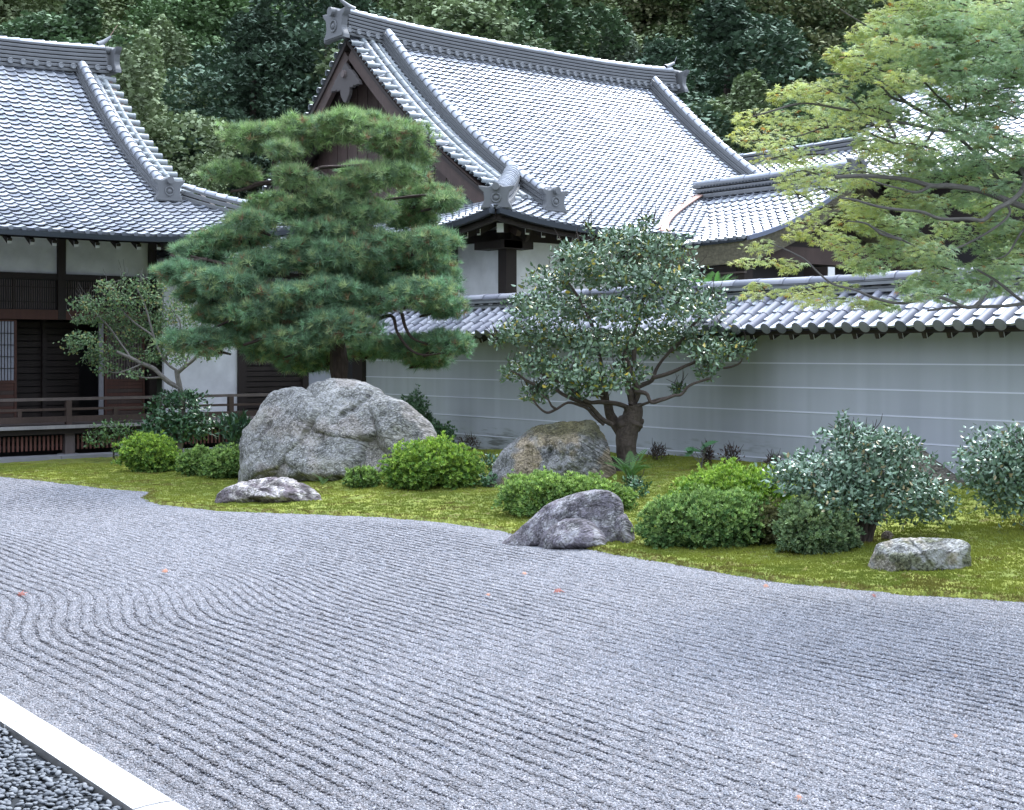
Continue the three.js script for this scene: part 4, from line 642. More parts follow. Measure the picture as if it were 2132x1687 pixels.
rock('boulder', 'brownish boulder with mossy top leaning against the camellia trunk', 13.05, 15.42, [rockGeo([[-1.12, -0.15], [-1.06, 0.07], [-0.82, 0.46], [-0.57, 0.67], [-0.25, 0.84], [0.18, 0.93], [0.57, 0.97], [0.76, 0.84], [0.92, 0.57], [1.05, 0.2], [1.1, -0.15]], 0.3,
  { back: 0.6, front: [[-0.15, 0.22, 0.95, 0.46], [-0.7, 0.40, 0.6, 0.62], [0.8, 0.30, 0.5, 0.58], [0.15, 0.80, 0.58, 0.50], [0.25, 0.1, 0.95, 0.48]], detail: 56, seed: 11, rough: 0.12, sharp: 34, cracks: [[-0.45, 0.55, -0.48, 0.30, 0.03, 0.05], [0.15, 0.62, 0.05, 0.2, 0.025, 0.04], [0.42, 0.6, 0.66, 0.1, 0.04, 0.06], [-0.1, 0.5, -0.2, 0.1, 0.02, 0.04]],
    tint: (x, y, z, d) => { let c = mixc([0.88, 0.88, 0.9], [1.2, 0.98, 0.70], ss(-0.02, 0.2, fbm(x * 2.2, y * 2.2, z + 8, 4))); const m = ss(0.60, 0.80, y + 0.18 * fbm(x * 5, y * 5, z * 5, 3) + 0.16 * (x > 0.3 ? x - 0.3 : 0)); c = mixc(c, [0.36, 0.34, 0.14], m * 0.85); return c.map((q) => q * (1.0 + 0.5 * fbm(x * 6, y * 6, z * 6, 3))); } })]);
rock('stone', 'low pale pinkish stone set in the moss in front of the largest boulder', 9.28, 17.33, [rockGeo([[-0.80, -0.08], [-0.75, 0.17], [-0.51, 0.27], [-0.31, 0.34], [0.03, 0.37], [0.31, 0.34], [0.54, 0.26], [0.68, 0.14], [0.76, -0.08]], 0.10,
  { back: 0.3, front: [[0, 0.45, 0.9, 0.26], [-0.4, 0.3, 0.8, 0.34], [0.5, 0.3, 0.8, 0.36]], detail: 40, seed: 21, rough: 0.12, sharp: 20, cracks: [[-0.35, 0.3, -0.25, 0.05, 0.03, 0.035], [0.1, 0.36, 0.2, 0.08, 0.025, 0.03], [0.42, 0.3, 0.5, 0.05, 0.02, 0.03], [-0.1, 0.2, 0.1, 0.14, 0.02, 0.03]], tint: (x, y, z, d) => { const t = ss(-0.12, 0.22, fbm(x * 5, y * 9, z * 5, 4) + y * 0.5 - 0.05); return mixc([0.62, 0.52, 0.58], [2.1, 1.95, 1.95], t); } })], -0.01);
rock('stone', 'purple grey humped stone on the edge between gravel and moss', 10.06, 11.77, [
  rockGeo([[-1.06, -0.12], [-1.0, 0.20], [-0.74, 0.31], [-0.36, 0.43], [-0.12, 0.50], [0.0, 0.60], [0.2, 0.68], [0.47, 0.66], [0.64, 0.60], [0.71, 0.50], [0.72, -0.12]], 0.22, { back: 0.35, front: [[0.1, 0.35, 0.9, 0.26], [-0.4, 0.5, 0.8, 0.26], [0.7, 0.1, 0.7, 0.6]], detail: 44, seed: 31, rough: 0.05, sharp: 18, tint: tp }),
  rockGeo([[-0.30, -0.1], [-0.25, 0.15], [-0.12, 0.27], [0.02, 0.33], [0.14, 0.35], [0.30, 0.30], [0.46, 0.16], [0.56, -0.1]], 0.08, { back: 0.3, front: [[0, 0.45, 0.9, 0.24]], detail: 30, seed: 33, rough: 0.05, zoff: 0.26, tint: tp }),
  rockGeo([[0.0, -0.1], [-0.1, 0.2], [0.0, 0.34], [0.12, 0.36], [0.20, 0.22], [0.23, -0.1]], 0.1, { back: 0.3, front: [[0.3, 0.2, 0.9, 0.22]], detail: 22, seed: 35, rough: 0.05, xoff: 0.60, zoff: 0.12, sharp: 20, tint: tp })], -0.04);
function tp(x, y, z, d) { const t = ss(0.02, 0.30, fbm(x * 7, y * 7, z * 7, 4) + 0.12 * (z > 0.1 ? 1 : 0) - 0.2 * x * (y > 0.3 ? 1 : 0)); return mixc([0.58, 0.53, 0.62], [1.35, 1.33, 1.42], t * 0.8); }
rock('stone', 'flat topped pale grey stone with moss creeping over its base', 11.45, 7.95, [rockGeo([[-0.52, -0.12], [-0.49, 0.03], [-0.39, 0.28], [-0.18, 0.32], [0.02, 0.39], [0.22, 0.34], [0.45, 0.31], [0.48, 0.19], [0.48, -0.12]], 0.12, { back: 0.35, front: [[0.05, 0.12, 0.95, 0.24], [0.6, 0.05, 0.8, 0.36], [-0.5, 0.25, 0.8, 0.32], [0, 0.97, 0.22, 0.16]], detail: 44, seed: 41, rough: 0.07, sharp: 50, cracks: [[-0.1, 0.26, 0.05, 0.05, 0.02, 0.03], [0.2, 0.2, 0.3, 0.02, 0.02, 0.03]],
  tint: (x, y, z, d) => { let c = mixc([1.1, 1.12, 1.12], [1.15, 1.05, 0.9], ss(0, 0.2, fbm(x * 4, y * 4, z + 1, 3))); c = mixc(c, [0.36, 0.40, 0.12], ss(0.02, 0.15, fbm(x * 5, y * 5, z * 5 + 4, 3) + 0.5 * (0.10 - y)) * 0.7); return c.map((q) => q * (1.05 + 0.3 * fbm(x * 9, y * 9, z * 9, 2))); } })], -0.02);
rock('stone', 'long brown stone sloping down behind the pale flowering bush', 15.15, 11.0, [rockGeo([[-1.15, -0.15], [-1.10, 0.10], [-0.74, 0.40], [-0.1, 0.71], [0.22, 0.68], [0.66, 0.36], [1.16, 0.02], [1.2, -0.15]], 0.22, { back: 0.4, front: [[0, 0.35, 0.9, 0.34], [0.4, 0.6, 0.6, 0.4]], detail: 36, seed: 51, rough: 0.06, tint: (x, y, z) => mixc([0.85, 0.76, 0.66], [0.55, 0.5, 0.36], ss(0, 0.2, fbm(x * 3, y * 3, z * 3, 3))) })], -0.03);
for (const [U, V, s, sd, l] of [[14.05, 12.0, 0.17, 61, 'small grey stone at the left foot of the pale flowering bush, the upper of two'], [13.15, 11.0, 0.115, 63, 'small round stone below another at the left foot of the pale flowering bush'], [12.3, 8.95, 0.07, 65, 'little brown stone lying in moss above the flat topped stone']])
  rock('stone', l, U, V, [rockGeo([[-s, -s], [-s * 0.9, s * 0.5], [-s * 0.3, s], [s * 0.4, s * 0.95], [s, s * 0.3], [s, -s]], 0.02, { back: s, front: [[0, 0.3, 0.9, s * 0.9]], detail: 14, seed: sd, rough: s * 0.3, tint: () => sd === 65 ? [1.1, 0.9, 0.75] : [0.8, 0.78, 0.8] })]);

// ---------------------------------------------------------------- foliage
function leafGeo(len, wid, fold = 0.25, droop = 0.2) {              // a pointed oval leaf, folded along its midrib, from the origin along +y
  const pos = [], idx = [], k = 3, ws = [0.05, 0.9, 0.8, 0.02], ys = [0, 0.3, 0.68, 1];
  for (let i = 0; i <= k; i++) { const y = ys[i] * len, w = ws[i] * wid / 2, z = -droop * len * ys[i] * ys[i]; pos.push(-w, y, z + w * fold, 0, y, z, w, y, z + w * fold); }
  for (let i = 0; i < k; i++) { const a = i * 3; idx.push(a, a + 1, a + 3, a + 1, a + 4, a + 3, a + 1, a + 2, a + 4, a + 2, a + 5, a + 4); } return buf(pos, idx);
}
const flatLeaf = (l, w, f, d) => { const g = leafGeo(l, w, f, d); g.rotateX(1.2); return g; };                // lies across the shoot instead of along it
function rosette(n, len, wid, open, seed) {                          // leaves spreading from one shoot tip that points along +y
  const r = rng(seed), gs = []; for (let i = 0; i < n; i++) { const g = leafGeo(len * (0.75 + 0.4 * r()), wid, 0.2, 0.25), t = open * (0.5 + 0.6 * r()); g.rotateX(t); g.rotateY(i / n * 6.283 * 1.618 * 2 + r()); g.translate(0, -len * 0.25 * r(), 0); gs.push(g); } return mergeGeometries(gs);
}
function needleTuft(n, len, w, seed) { const r = rng(seed), pos = []; for (let i = 0; i < n; i++) { const t = 0.10 + 1.35 * Math.pow(r(), 0.75), a = r() * 6.283, l = len * (0.7 + 0.45 * r()), d = V3(Math.sin(t) * Math.cos(a), Math.cos(t), Math.sin(t) * Math.sin(a)), s = V3(-Math.sin(a), 0, Math.cos(a)).applyAxisAngle(d, r() * 3), b = -0.03 * r(); pos.push(s.x * w - d.x * 0, s.y * w + b, s.z * w, -s.x * w, -s.y * w + b, -s.z * w, d.x * l, d.y * l + b, d.z * l); } return buf(pos); }
const UPY = V3(0, 1, 0);
function foliage(parent, name, geo, mat, lobes, n, o) {              // leaves spread through the outer part of each lobe
  const { size = [0.8, 1.2], pal, shell = 0.62, up = 0.35, jit = 0.5, seed = 1, floor = -1e9, top = null, lump = 0.22, fine = 0, lower = 1 } = o, r = rng(seed), mats = [], cols = [], d = V3(), q = new THREE.Quaternion(), q2 = new THREE.Quaternion();
  const area = lobes.map(([, , , a, b, c]) => Math.pow((Math.pow(a * b, 1.6) + Math.pow(a * c, 1.6) + Math.pow(b * c, 1.6)) / 3, 1 / 1.6)), sum = area.reduce((a, b) => a + b, 0), cum = []; area.reduce((a, b, i) => (cum[i] = a + b / sum), 0);
  for (let k = 0, tries = 0; k < n && tries < n * 6; tries++) {
    const u = r(); let i = cum.findIndex((c) => u <= c); if (i < 0) i = lobes.length - 1; const [x, y, z, a, b, c] = lobes[i];
    d.set(r() * 2 - 1, r() * 2 - 1, r() * 2 - 1); if (d.lengthSq() > 1 || d.lengthSq() < 1e-3) continue; d.normalize(); if (d.y < 0 && r() > lower) continue;
    const R = lerp(shell, 1, Math.sqrt(r())) * (1 + lump * 2 * n3(d.x * 2.3 + i * 5.1, d.y * 2.3 + seed, d.z * 2.3) + fine * 2 * n3(d.x * 6 * a / 0.4 + i, d.y * 6 * b / 0.4 + seed, d.z * 6 * c / 0.4)), p = V3(x + d.x * a * R, y + d.y * b * R, z + d.z * c * R); if (p.y < floor) continue;
    const nrm = V3(d.x / a, d.y / b, d.z / c).normalize().multiplyScalar(1 - up).add(V3((r() - 0.5) * jit * 2, up + (r() - 0.5) * jit, (r() - 0.5) * jit * 2)).normalize();
    q.setFromUnitVectors(UPY, nrm); q2.setFromAxisAngle(UPY, r() * 6.283); const s = lerp(size[0], size[1], r());
    mats.push(new THREE.Matrix4().compose(p, q.multiply(q2), V3(s, s, s))); cols.push(pal(r, d, p)); k++;
  }
  return inst(name, geo, mat, mats, cols, parent);
}
const pick = (list) => (r) => { let u = r() * list.reduce((a, e) => a + e[0], 0); for (const [w, c, v] of list) { if ((u -= w) <= 0) { const f = 1 + (r() - 0.5) * 2 * v; return C(c[0] * f, c[1] * f, c[2] * f); } } return C(...list[0][1]); };
function limbs(parent, list, mat, seed, off = V3(0, 0, 0)) { list.forEach(([r0, r1, pts], i) => mk(i ? 'branch' : 'trunk', tube(pts.map(([x, y, z]) => V3(x, y, z).add(off)), r0, r1, i ? 6 : 11, 0.16, seed + i), mat, parent)); }
function twigs(parent, lobes, n, len, rad, mat, seed) {              // fine wood inside a bush
  const r = rng(seed), gs = []; for (let i = 0; i < n; i++) { const [x, y, z, a, b, c] = lobes[Math.floor(r() * lobes.length)], d = V3(r() - 0.5, 0.2 + r(), r() - 0.5).normalize(), p = V3(x + (r() - 0.5) * a, y + (r() - 0.5) * b, z + (r() - 0.5) * c), e = p.clone().addScaledVector(d, len * (0.6 + 0.8 * r())); gs.push(tube([p, p.clone().lerp(e, 0.5).add(V3((r() - 0.5) * len * 0.3, 0, (r() - 0.5) * len * 0.3)), e], rad, rad * 0.4, 4, 0, i).toNonIndexed()); }
  return mk('twigs', mergeGeometries(gs), mat, parent, 'stuff');
}
const spot = (U, V, dy = 0) => P(U, V, terr(U, V) + dy);
// pine
const PINE_PADS = [[-1.45,5.88,0.27,0.59,0.22,0.5],[-0.59,5.91,0.53,0.62,0.26,0.52],[0.27,6.03,0.65,0.71,0.23,0.6],[1.02,5.79,0.97,0.62,0.25,0.52],[1.29,5.51,0.53,0.4,0.19,0.45],[-0.84,5.56,0.93,0.28,0.13,0.45],[0.24,5.46,-1.04,0.34,0.13,0.45],[-1.95,5.32,-0.08,0.46,0.19,0.45],[-0.68,5.11,0.98,0.34,0.15,0.45],[0.12,4.95,0.33,0.52,0.19,0.45],[0.95,5.14,0.88,0.62,0.19,0.52],[1.54,4.95,-0.85,0.56,0.23,0.47],[1.88,4.78,-0.03,0.28,0.14,0.45],[-1.27,4.74,-0.56,0.49,0.23,0.45],[-0.59,4.58,0.1,0.52,0.19,0.45],[0.49,4.61,0.16,0.49,0.17,0.45],[1.2,4.58,-1.07,0.46,0.2,0.45],[-2.04,4.09,-0.31,0.71,0.23,0.6],[-2.6,3.9,-0.24,0.46,0.16,0.45],[-1.45,4.31,0.92,0.37,0.19,0.45],[1.7,4.0,0.58,0.46,0.22,0.45],[0.95,4.03,-0.75,0.43,0.19,0.45],[-1.21,3.63,0.65,0.59,0.19,0.5],[-0.4,3.72,-0.79,0.56,0.19,0.47],[0.34,3.75,0.26,0.62,0.23,0.52],[1.32,3.69,-0.82,0.62,0.25,0.52],[1.79,3.47,-1.1,0.31,0.25,0.45],[-2.75,3.47,0.41,0.49,0.19,0.45],[-2.04,3.53,-0.32,0.62,0.19,0.52],[-2.6,3.13,-0.31,0.43,0.18,0.45],[-1.82,3.26,1.06,0.52,0.22,0.45],[-0.65,3.04,0.82,0.77,0.22,0.66],[0.8,3.23,-0.46,0.56,0.25,0.47],[1.57,3.07,1.02,0.56,0.25,0.47],[1.85,2.89,0.04,0.4,0.17,0.45],[0.4,2.92,0.39,0.62,0.25,0.52],[-2.13,2.76,-0.32,0.56,0.22,0.47],[-1.45,2.79,0.97,0.46,0.19,0.45],[-0.9,2.67,0.42,0.46,0.19,0.45],[-0.03,2.61,1.03,0.46,0.23,0.45],[-2.44,2.24,0.43,0.56,0.21,0.47],[-1.58,2.36,-0.44,0.59,0.22,0.5],[-1.08,2.14,-0.31,0.71,0.25,0.6],[-0.4,2.05,-0.73,0.49,0.22,0.45],[-0.74,1.87,-0.78,0.46,0.14,0.45],[0.49,2.14,-0.96,0.46,0.17,0.45],[1.2,2.14,-0.44,0.62,0.19,0.52],[1.94,2.21,0.11,0.4,0.22,0.45],[1.54,1.93,-1.09,0.4,0.13,0.45],[-0.13,3.35,0.39,0.37,0.12,0.45],[-1.64,4.49,-0.36,0.37,0.15,0.45]];
const PINE_LIMBS = [[0.17,0.13,[[0.0,-0.04,0.0],[0.07,0.74,0.0],[0.0,1.48,0.0],[-0.02,1.95,0.05],[-0.05,2.39,0.0],[-0.07,2.82,-0.05],[-0.09,3.25,0.0]]],[0.13,0.07,[[-0.09,3.25,0.0],[-0.16,3.86,0.0],[-0.19,4.3,0.05],[-0.35,4.73,0.05],[-0.59,4.9,0.1],[-0.85,5.03,0.1],[-1.07,5.16,0.1]]],[0.08,0.04,[[-0.94,5.08,0.1],[-1.15,5.15,0.15],[-1.2,5.38,0.2],[-1.18,5.56,0.2],[-1.41,5.73,0.2],[-1.72,5.82,0.25]]],[0.05,0.03,[[-1.18,5.51,0.2],[-1.02,5.77,0.1],[-0.76,5.9,0.1]]],[0.06,0.03,[[-1.07,5.12,0.1],[-1.41,5.1,0.2],[-1.72,4.99,0.25],[-1.98,4.95,0.2]]],[0.07,0.03,[[-0.19,4.3,0.05],[-0.07,4.82,-0.1],[-0.24,5.21,-0.2],[-0.46,5.41,-0.2],[-0.07,5.47,-0.3],[0.45,5.51,-0.3]]],[0.05,0.02,[[-0.46,5.41,-0.2],[-0.59,5.29,0.0],[-0.16,5.15,0.1],[0.28,5.25,0.1],[0.8,5.42,0.0],[1.23,5.6,0.0]]],[0.06,0.03,[[-0.16,3.86,0.0],[0.1,4.56,0.0],[0.45,4.73,0.1],[0.97,4.82,0.2],[1.67,4.9,0.2]]],[0.06,0.02,[[-0.1,3.52,0.0],[0.28,4.04,-0.3],[0.8,4.12,-0.3],[1.49,4.04,-0.2],[1.84,3.95,-0.1]]],[0.07,0.03,[[-0.07,3.08,0.0],[-0.5,3.34,0.5],[-1.11,3.43,0.7],[-1.63,3.52,0.6],[-2.33,3.69,0.5],[-2.63,3.76,0.5]]],[0.06,0.03,[[-2.33,3.69,0.5],[-2.67,3.69,0.5],[-3.02,3.78,0.4]]],[0.08,0.04,[[-0.07,2.99,0.0],[-0.16,3.39,0.4],[0.1,3.43,0.6],[0.23,3.25,0.7],[0.62,3.08,0.8],[1.06,2.91,0.9],[1.49,2.95,0.8],[1.93,2.91,0.6]]],[0.06,0.03,[[-0.16,3.34,0.3],[-0.59,3.39,0.7],[-1.02,3.39,0.8],[-1.46,3.43,0.8]]],[0.05,0.02,[[-0.03,2.82,0.0],[-0.59,2.69,0.4],[-0.94,2.82,0.6],[-1.28,2.82,0.6],[-1.81,2.65,0.6],[-2.41,2.39,0.5],[-2.93,2.17,0.4]]],[0.05,0.03,[[-0.81,2.91,0.6],[-0.89,2.73,0.7],[-0.95,2.56,0.7],[-1.28,2.3,0.8],[-1.63,2.17,0.8]]],[0.05,0.02,[[-0.03,2.3,0.0],[-0.5,2.13,0.5],[-0.94,1.95,0.6]]],[0.05,0.02,[[-0.03,2.39,0.0],[0.54,2.56,0.4],[0.97,2.69,0.6],[1.08,2.39,0.7],[1.32,2.08,0.7],[1.54,2.0,0.7],[1.93,2.04,0.6]]],[0.04,0.02,[[1.15,2.73,0.6],[1.23,2.47,0.7],[1.34,2.3,0.7],[1.67,2.17,0.6]]],[0.04,0.02,[[-0.07,3.52,0.0],[0.54,3.52,-0.5],[1.23,3.65,-0.5],[1.84,3.78,-0.4]]],[0.05,0.02,[[-0.05,3.17,0.0],[-0.76,3.17,-0.4],[-1.63,3.08,-0.5],[-2.5,2.99,-0.3]]]];
const CAMELLIA_LIMBS = [[0.2,0.22,[[0.03,-0.01,0.0],[-0.01,0.2,0.0],[-0.0,0.43,0.02],[0.07,0.62,0.05],[0.09,0.78,0.05],[0.07,0.87,0.05]]],[0.11,0.09,[[-0.03,0.29,0.0],[-0.16,0.57,-0.1],[-0.26,0.73,-0.1],[-0.3,0.89,-0.1]]],[0.05,0.03,[[-0.23,0.57,0.1],[-0.4,0.66,0.15],[-0.53,0.8,0.2],[-0.6,0.87,0.25],[-0.83,0.96,0.3],[-1.02,1.05,0.3],[-1.11,1.12,0.3]]],[0.035,0.02,[[-0.37,0.57,0.12],[-0.53,0.71,0.2],[-0.63,0.82,0.25],[-0.74,0.87,0.3],[-0.93,0.92,0.4],[-1.11,0.82,0.4],[-1.25,0.77,0.4],[-1.37,0.85,0.4],[-1.46,0.96,0.4]]],[0.03,0.012,[[-1.11,0.82,0.4],[-1.18,0.87,0.45],[-1.23,0.96,0.45],[-1.34,1.05,0.4]]],[0.07,0.04,[[0.07,0.87,0.05],[0.04,1.03,0.1],[-0.0,1.19,0.1],[0.03,1.4,0.1],[0.09,1.56,0.1],[0.11,1.77,0.1]]],[0.06,0.03,[[0.09,0.87,0.05],[0.16,1.05,0.1],[0.11,1.22,0.15],[0.03,1.33,0.2],[0.02,1.49,0.2],[-0.07,1.68,0.2]]],[0.06,0.03,[[0.05,0.87,0.1],[0.11,1.1,0.0],[0.25,1.17,-0.1],[0.39,1.24,-0.1],[0.46,1.4,-0.2],[0.55,1.54,-0.2],[0.69,1.7,-0.2]]],[0.04,0.02,[[0.11,1.08,0.2],[0.27,1.05,0.3],[0.34,0.92,0.35],[0.51,0.96,0.4],[0.69,1.03,0.4],[0.78,1.04,0.4],[0.9,1.17,0.4],[1.06,1.24,0.4],[1.24,1.29,0.4]]],[0.03,0.015,[[0.18,0.87,0.2],[0.3,0.92,0.3],[0.44,0.97,0.35],[0.62,1.01,0.4]]],[0.045,0.02,[[0.39,1.29,0.0],[0.62,1.35,0.0],[0.76,1.4,0.0],[0.9,1.47,0.0],[1.13,1.56,0.1],[1.38,1.59,0.1],[1.59,1.63,0.1]]],[0.03,0.012,[[1.13,1.47,0.2],[1.29,1.45,0.2],[1.52,1.45,0.2],[1.71,1.52,0.2],[1.75,1.59,0.2]]],[0.07,0.04,[[-0.3,0.89,-0.1],[-0.4,1.05,-0.1],[-0.51,1.24,-0.2],[-0.63,1.45,-0.2],[-0.74,1.68,-0.2]]],[0.05,0.03,[[-0.3,0.87,-0.1],[-0.33,1.12,0.0],[-0.37,1.35,0.0],[-0.42,1.59,0.0],[-0.46,1.91,0.0]]],[0.05,0.02,[[0.05,0.82,0.08],[-0.14,0.89,0.12],[-0.42,0.92,0.2],[-0.6,0.92,0.3],[-0.79,1.05,0.4],[-0.97,1.19,0.4],[-1.25,1.31,0.3],[-1.48,1.47,0.3]]],[0.03,0.012,[[-1.43,1.19,0.3],[-1.57,1.26,0.3],[-1.69,1.35,0.3],[-1.8,1.4,0.3]]],[0.04,0.02,[[-0.0,1.19,0.1],[-0.05,1.59,-0.1],[0.09,1.93,-0.1],[0.2,2.28,0.0],[0.27,2.6,0.0],[0.37,2.9,0.0]]],[0.04,0.02,[[-0.46,1.91,0.0],[-0.6,2.23,0.0],[-0.74,2.51,0.0],[-0.93,2.79,0.0]]],[0.04,0.02,[[0.69,1.7,-0.2],[0.9,1.91,-0.2],[1.06,2.14,-0.1],[1.24,2.32,0.0]]]];
const CAMELLIA_LOBES = [[-0.03,3.43,-0.25,0.53,0.25,0.58],[-0.72,3.13,0.38,0.46,0.25,0.51],[0.55,3.29,-0.02,0.46,0.25,0.51],[-1.18,2.79,-0.18,0.42,0.23,0.46],[-0.37,2.9,-0.02,0.58,0.28,0.64],[0.39,2.79,0.26,0.55,0.28,0.61],[0.97,2.9,-0.44,0.3,0.25,0.33],[-1.46,2.37,0.36,0.44,0.23,0.48],[-0.79,2.39,-0.56,0.58,0.25,0.64],[-0.03,2.32,0.33,0.6,0.25,0.66],[0.74,2.39,0.39,0.51,0.25,0.56],[1.31,2.46,-0.36,0.35,0.25,0.38],[-1.69,1.98,0.16,0.39,0.21,0.43],[-1.11,1.93,-0.13,0.53,0.25,0.58],[-0.42,1.82,0.1,0.58,0.25,0.64],[0.27,1.82,-0.63,0.55,0.23,0.61],[0.94,1.93,-0.46,0.51,0.25,0.56],[1.52,1.93,-0.18,0.3,0.25,0.33],[1.75,1.75,0.15,0.23,0.14,0.25],[-1.8,1.38,-0.13,0.18,0.14,0.2],[-1.41,1.52,0.2,0.39,0.21,0.43],[-0.93,1.4,0.48,0.46,0.25,0.51],[-0.37,1.29,0.58,0.42,0.23,0.46],[-1.25,1.17,-0.14,0.25,0.16,0.28],[-1.43,1.03,-0.11,0.23,0.14,0.25],[0.09,1.38,0.03,0.25,0.18,0.28],[1.2,1.4,0.23,0.21,0.12,0.23],[0.83,1.1,-0.42,0.14,0.09,0.15],[-0.72,1.12,0.3,0.3,0.14,0.33],[1.24,1.68,0.24,0.39,0.18,0.43],[-2.01,1.84,0.07,0.12,0.07,0.13],[-0.79,3.32,-0.55,0.28,0.09,0.3],[0.27,3.64,0.58,0.14,0.09,0.15],[-0.58,3.64,-0.51,0.06,0.08,0.12]];
const SMALL_LIMBS = [[0.09,0.07,[[0.05,0.1,0.0],[0.09,0.78,0.0],[0.09,1.29,0.0],[0.02,1.63,0.0],[0.0,1.8,0.0]]],[0.07,0.05,[[0.02,1.46,0.0],[-0.15,1.56,0.05],[-0.29,1.7,0.1],[-0.42,1.83,0.1],[-0.66,1.93,0.1],[-0.87,2.04,0.15],[-1.14,2.17,0.2]]],[0.06,0.03,[[0.02,1.76,0.0],[0.15,1.87,0.0],[0.32,2.0,0.0],[0.43,2.1,0.0],[0.63,2.1,0.05],[0.87,2.21,0.1],[1.07,2.34,0.1]]],[0.04,0.02,[[0.0,1.8,0.0],[-0.12,1.87,0.0],[-0.25,2.0,0.0],[-0.36,2.21,0.0],[-0.46,2.48,0.0],[-0.56,2.82,0.0],[-0.66,3.16,0.0],[-0.8,3.43,0.0]]],[0.035,0.015,[[-0.25,2.0,0.0],[-0.12,2.21,0.1],[0.05,2.48,0.1],[0.09,2.75,0.1],[-0.08,3.02,0.1]]],[0.03,0.012,[[-0.66,1.93,0.1],[-0.93,1.8,0.2],[-1.17,1.75,0.2],[-1.41,1.83,0.2]]],[0.03,0.012,[[-0.87,2.04,0.15],[-1.14,2.41,0.1],[-1.34,2.68,0.1],[-1.62,2.96,0.1]]],[0.03,0.012,[[-0.46,2.48,0.0],[-0.87,2.75,-0.1],[-1.14,3.02,-0.1],[-1.34,3.3,-0.1]]],[0.03,0.012,[[-0.29,1.66,0.1],[-0.56,1.65,0.2],[-0.8,1.7,0.2],[-1.04,1.73,0.2]]],[0.03,0.012,[[0.15,1.87,0.0],[0.22,2.14,-0.1],[0.32,2.48,-0.1],[0.49,2.75,-0.1],[0.43,3.02,-0.1]]],[0.025,0.01,[[0.43,2.1,0.0],[0.56,2.41,0.1],[0.77,2.55,0.1]]]];
const SMALL_LOBES = [[-0.93,3.5,-0.19,0.24,0.17,0.24],[-0.59,3.5,0.13,0.2,0.17,0.2],[-1.21,3.4,0.5,0.24,0.17,0.24],[-1.89,3.19,-0.19,0.14,0.17,0.14],[-1.62,3.09,0.51,0.34,0.17,0.34],[-1.07,3.16,0.05,0.44,0.24,0.44],[-0.59,3.23,-0.23,0.27,0.2,0.27],[-1.75,2.82,-0.22,0.31,0.15,0.31],[-1.34,2.85,-0.39,0.44,0.2,0.44],[-0.8,2.82,-0.51,0.44,0.24,0.44],[-0.29,2.82,-0.42,0.34,0.2,0.34],[-1.89,2.79,0.23,0.17,0.1,0.17],[-1.68,2.41,0.6,0.37,0.17,0.37],[-1.14,2.51,-0.41,0.44,0.2,0.44],[-0.63,2.55,-0.54,0.34,0.17,0.34],[-1.89,2.24,0.58,0.2,0.14,0.2],[-1.48,2.17,0.04,0.37,0.17,0.37],[-1.68,2.0,-0.11,0.24,0.14,0.24],[-1.07,2.17,-0.32,0.31,0.17,0.31],[-1.34,1.83,0.11,0.27,0.12,0.27],[-0.73,1.73,0.39,0.24,0.09,0.24],[-0.53,2.07,-0.05,0.31,0.17,0.31],[-0.19,2.48,-0.09,0.24,0.2,0.24],[0.09,2.82,-0.53,0.2,0.2,0.2],[0.22,3.02,0.5,0.24,0.14,0.24],[-0.19,3.09,-0.56,0.2,0.2,0.2],[-0.12,2.14,-0.01,0.2,0.17,0.2],[0.15,2.0,0.41,0.2,0.14,0.2],[-0.36,2.27,-0.44,0.2,0.17,0.2],[0.7,2.07,0.28,0.2,0.09,0.2],[0.87,2.17,0.54,0.17,0.09,0.17],[-0.25,3.5,0.16,0.14,0.1,0.14],[-0.12,3.5,0.35,0.1,0.14,0.1],[0.09,2.34,-0.47,0.17,0.14,0.17],[-1.07,3.64,-0.08,0.09,0.09,0.09],[0.39,2.79,-0.42,0.14,0.14,0.14]];
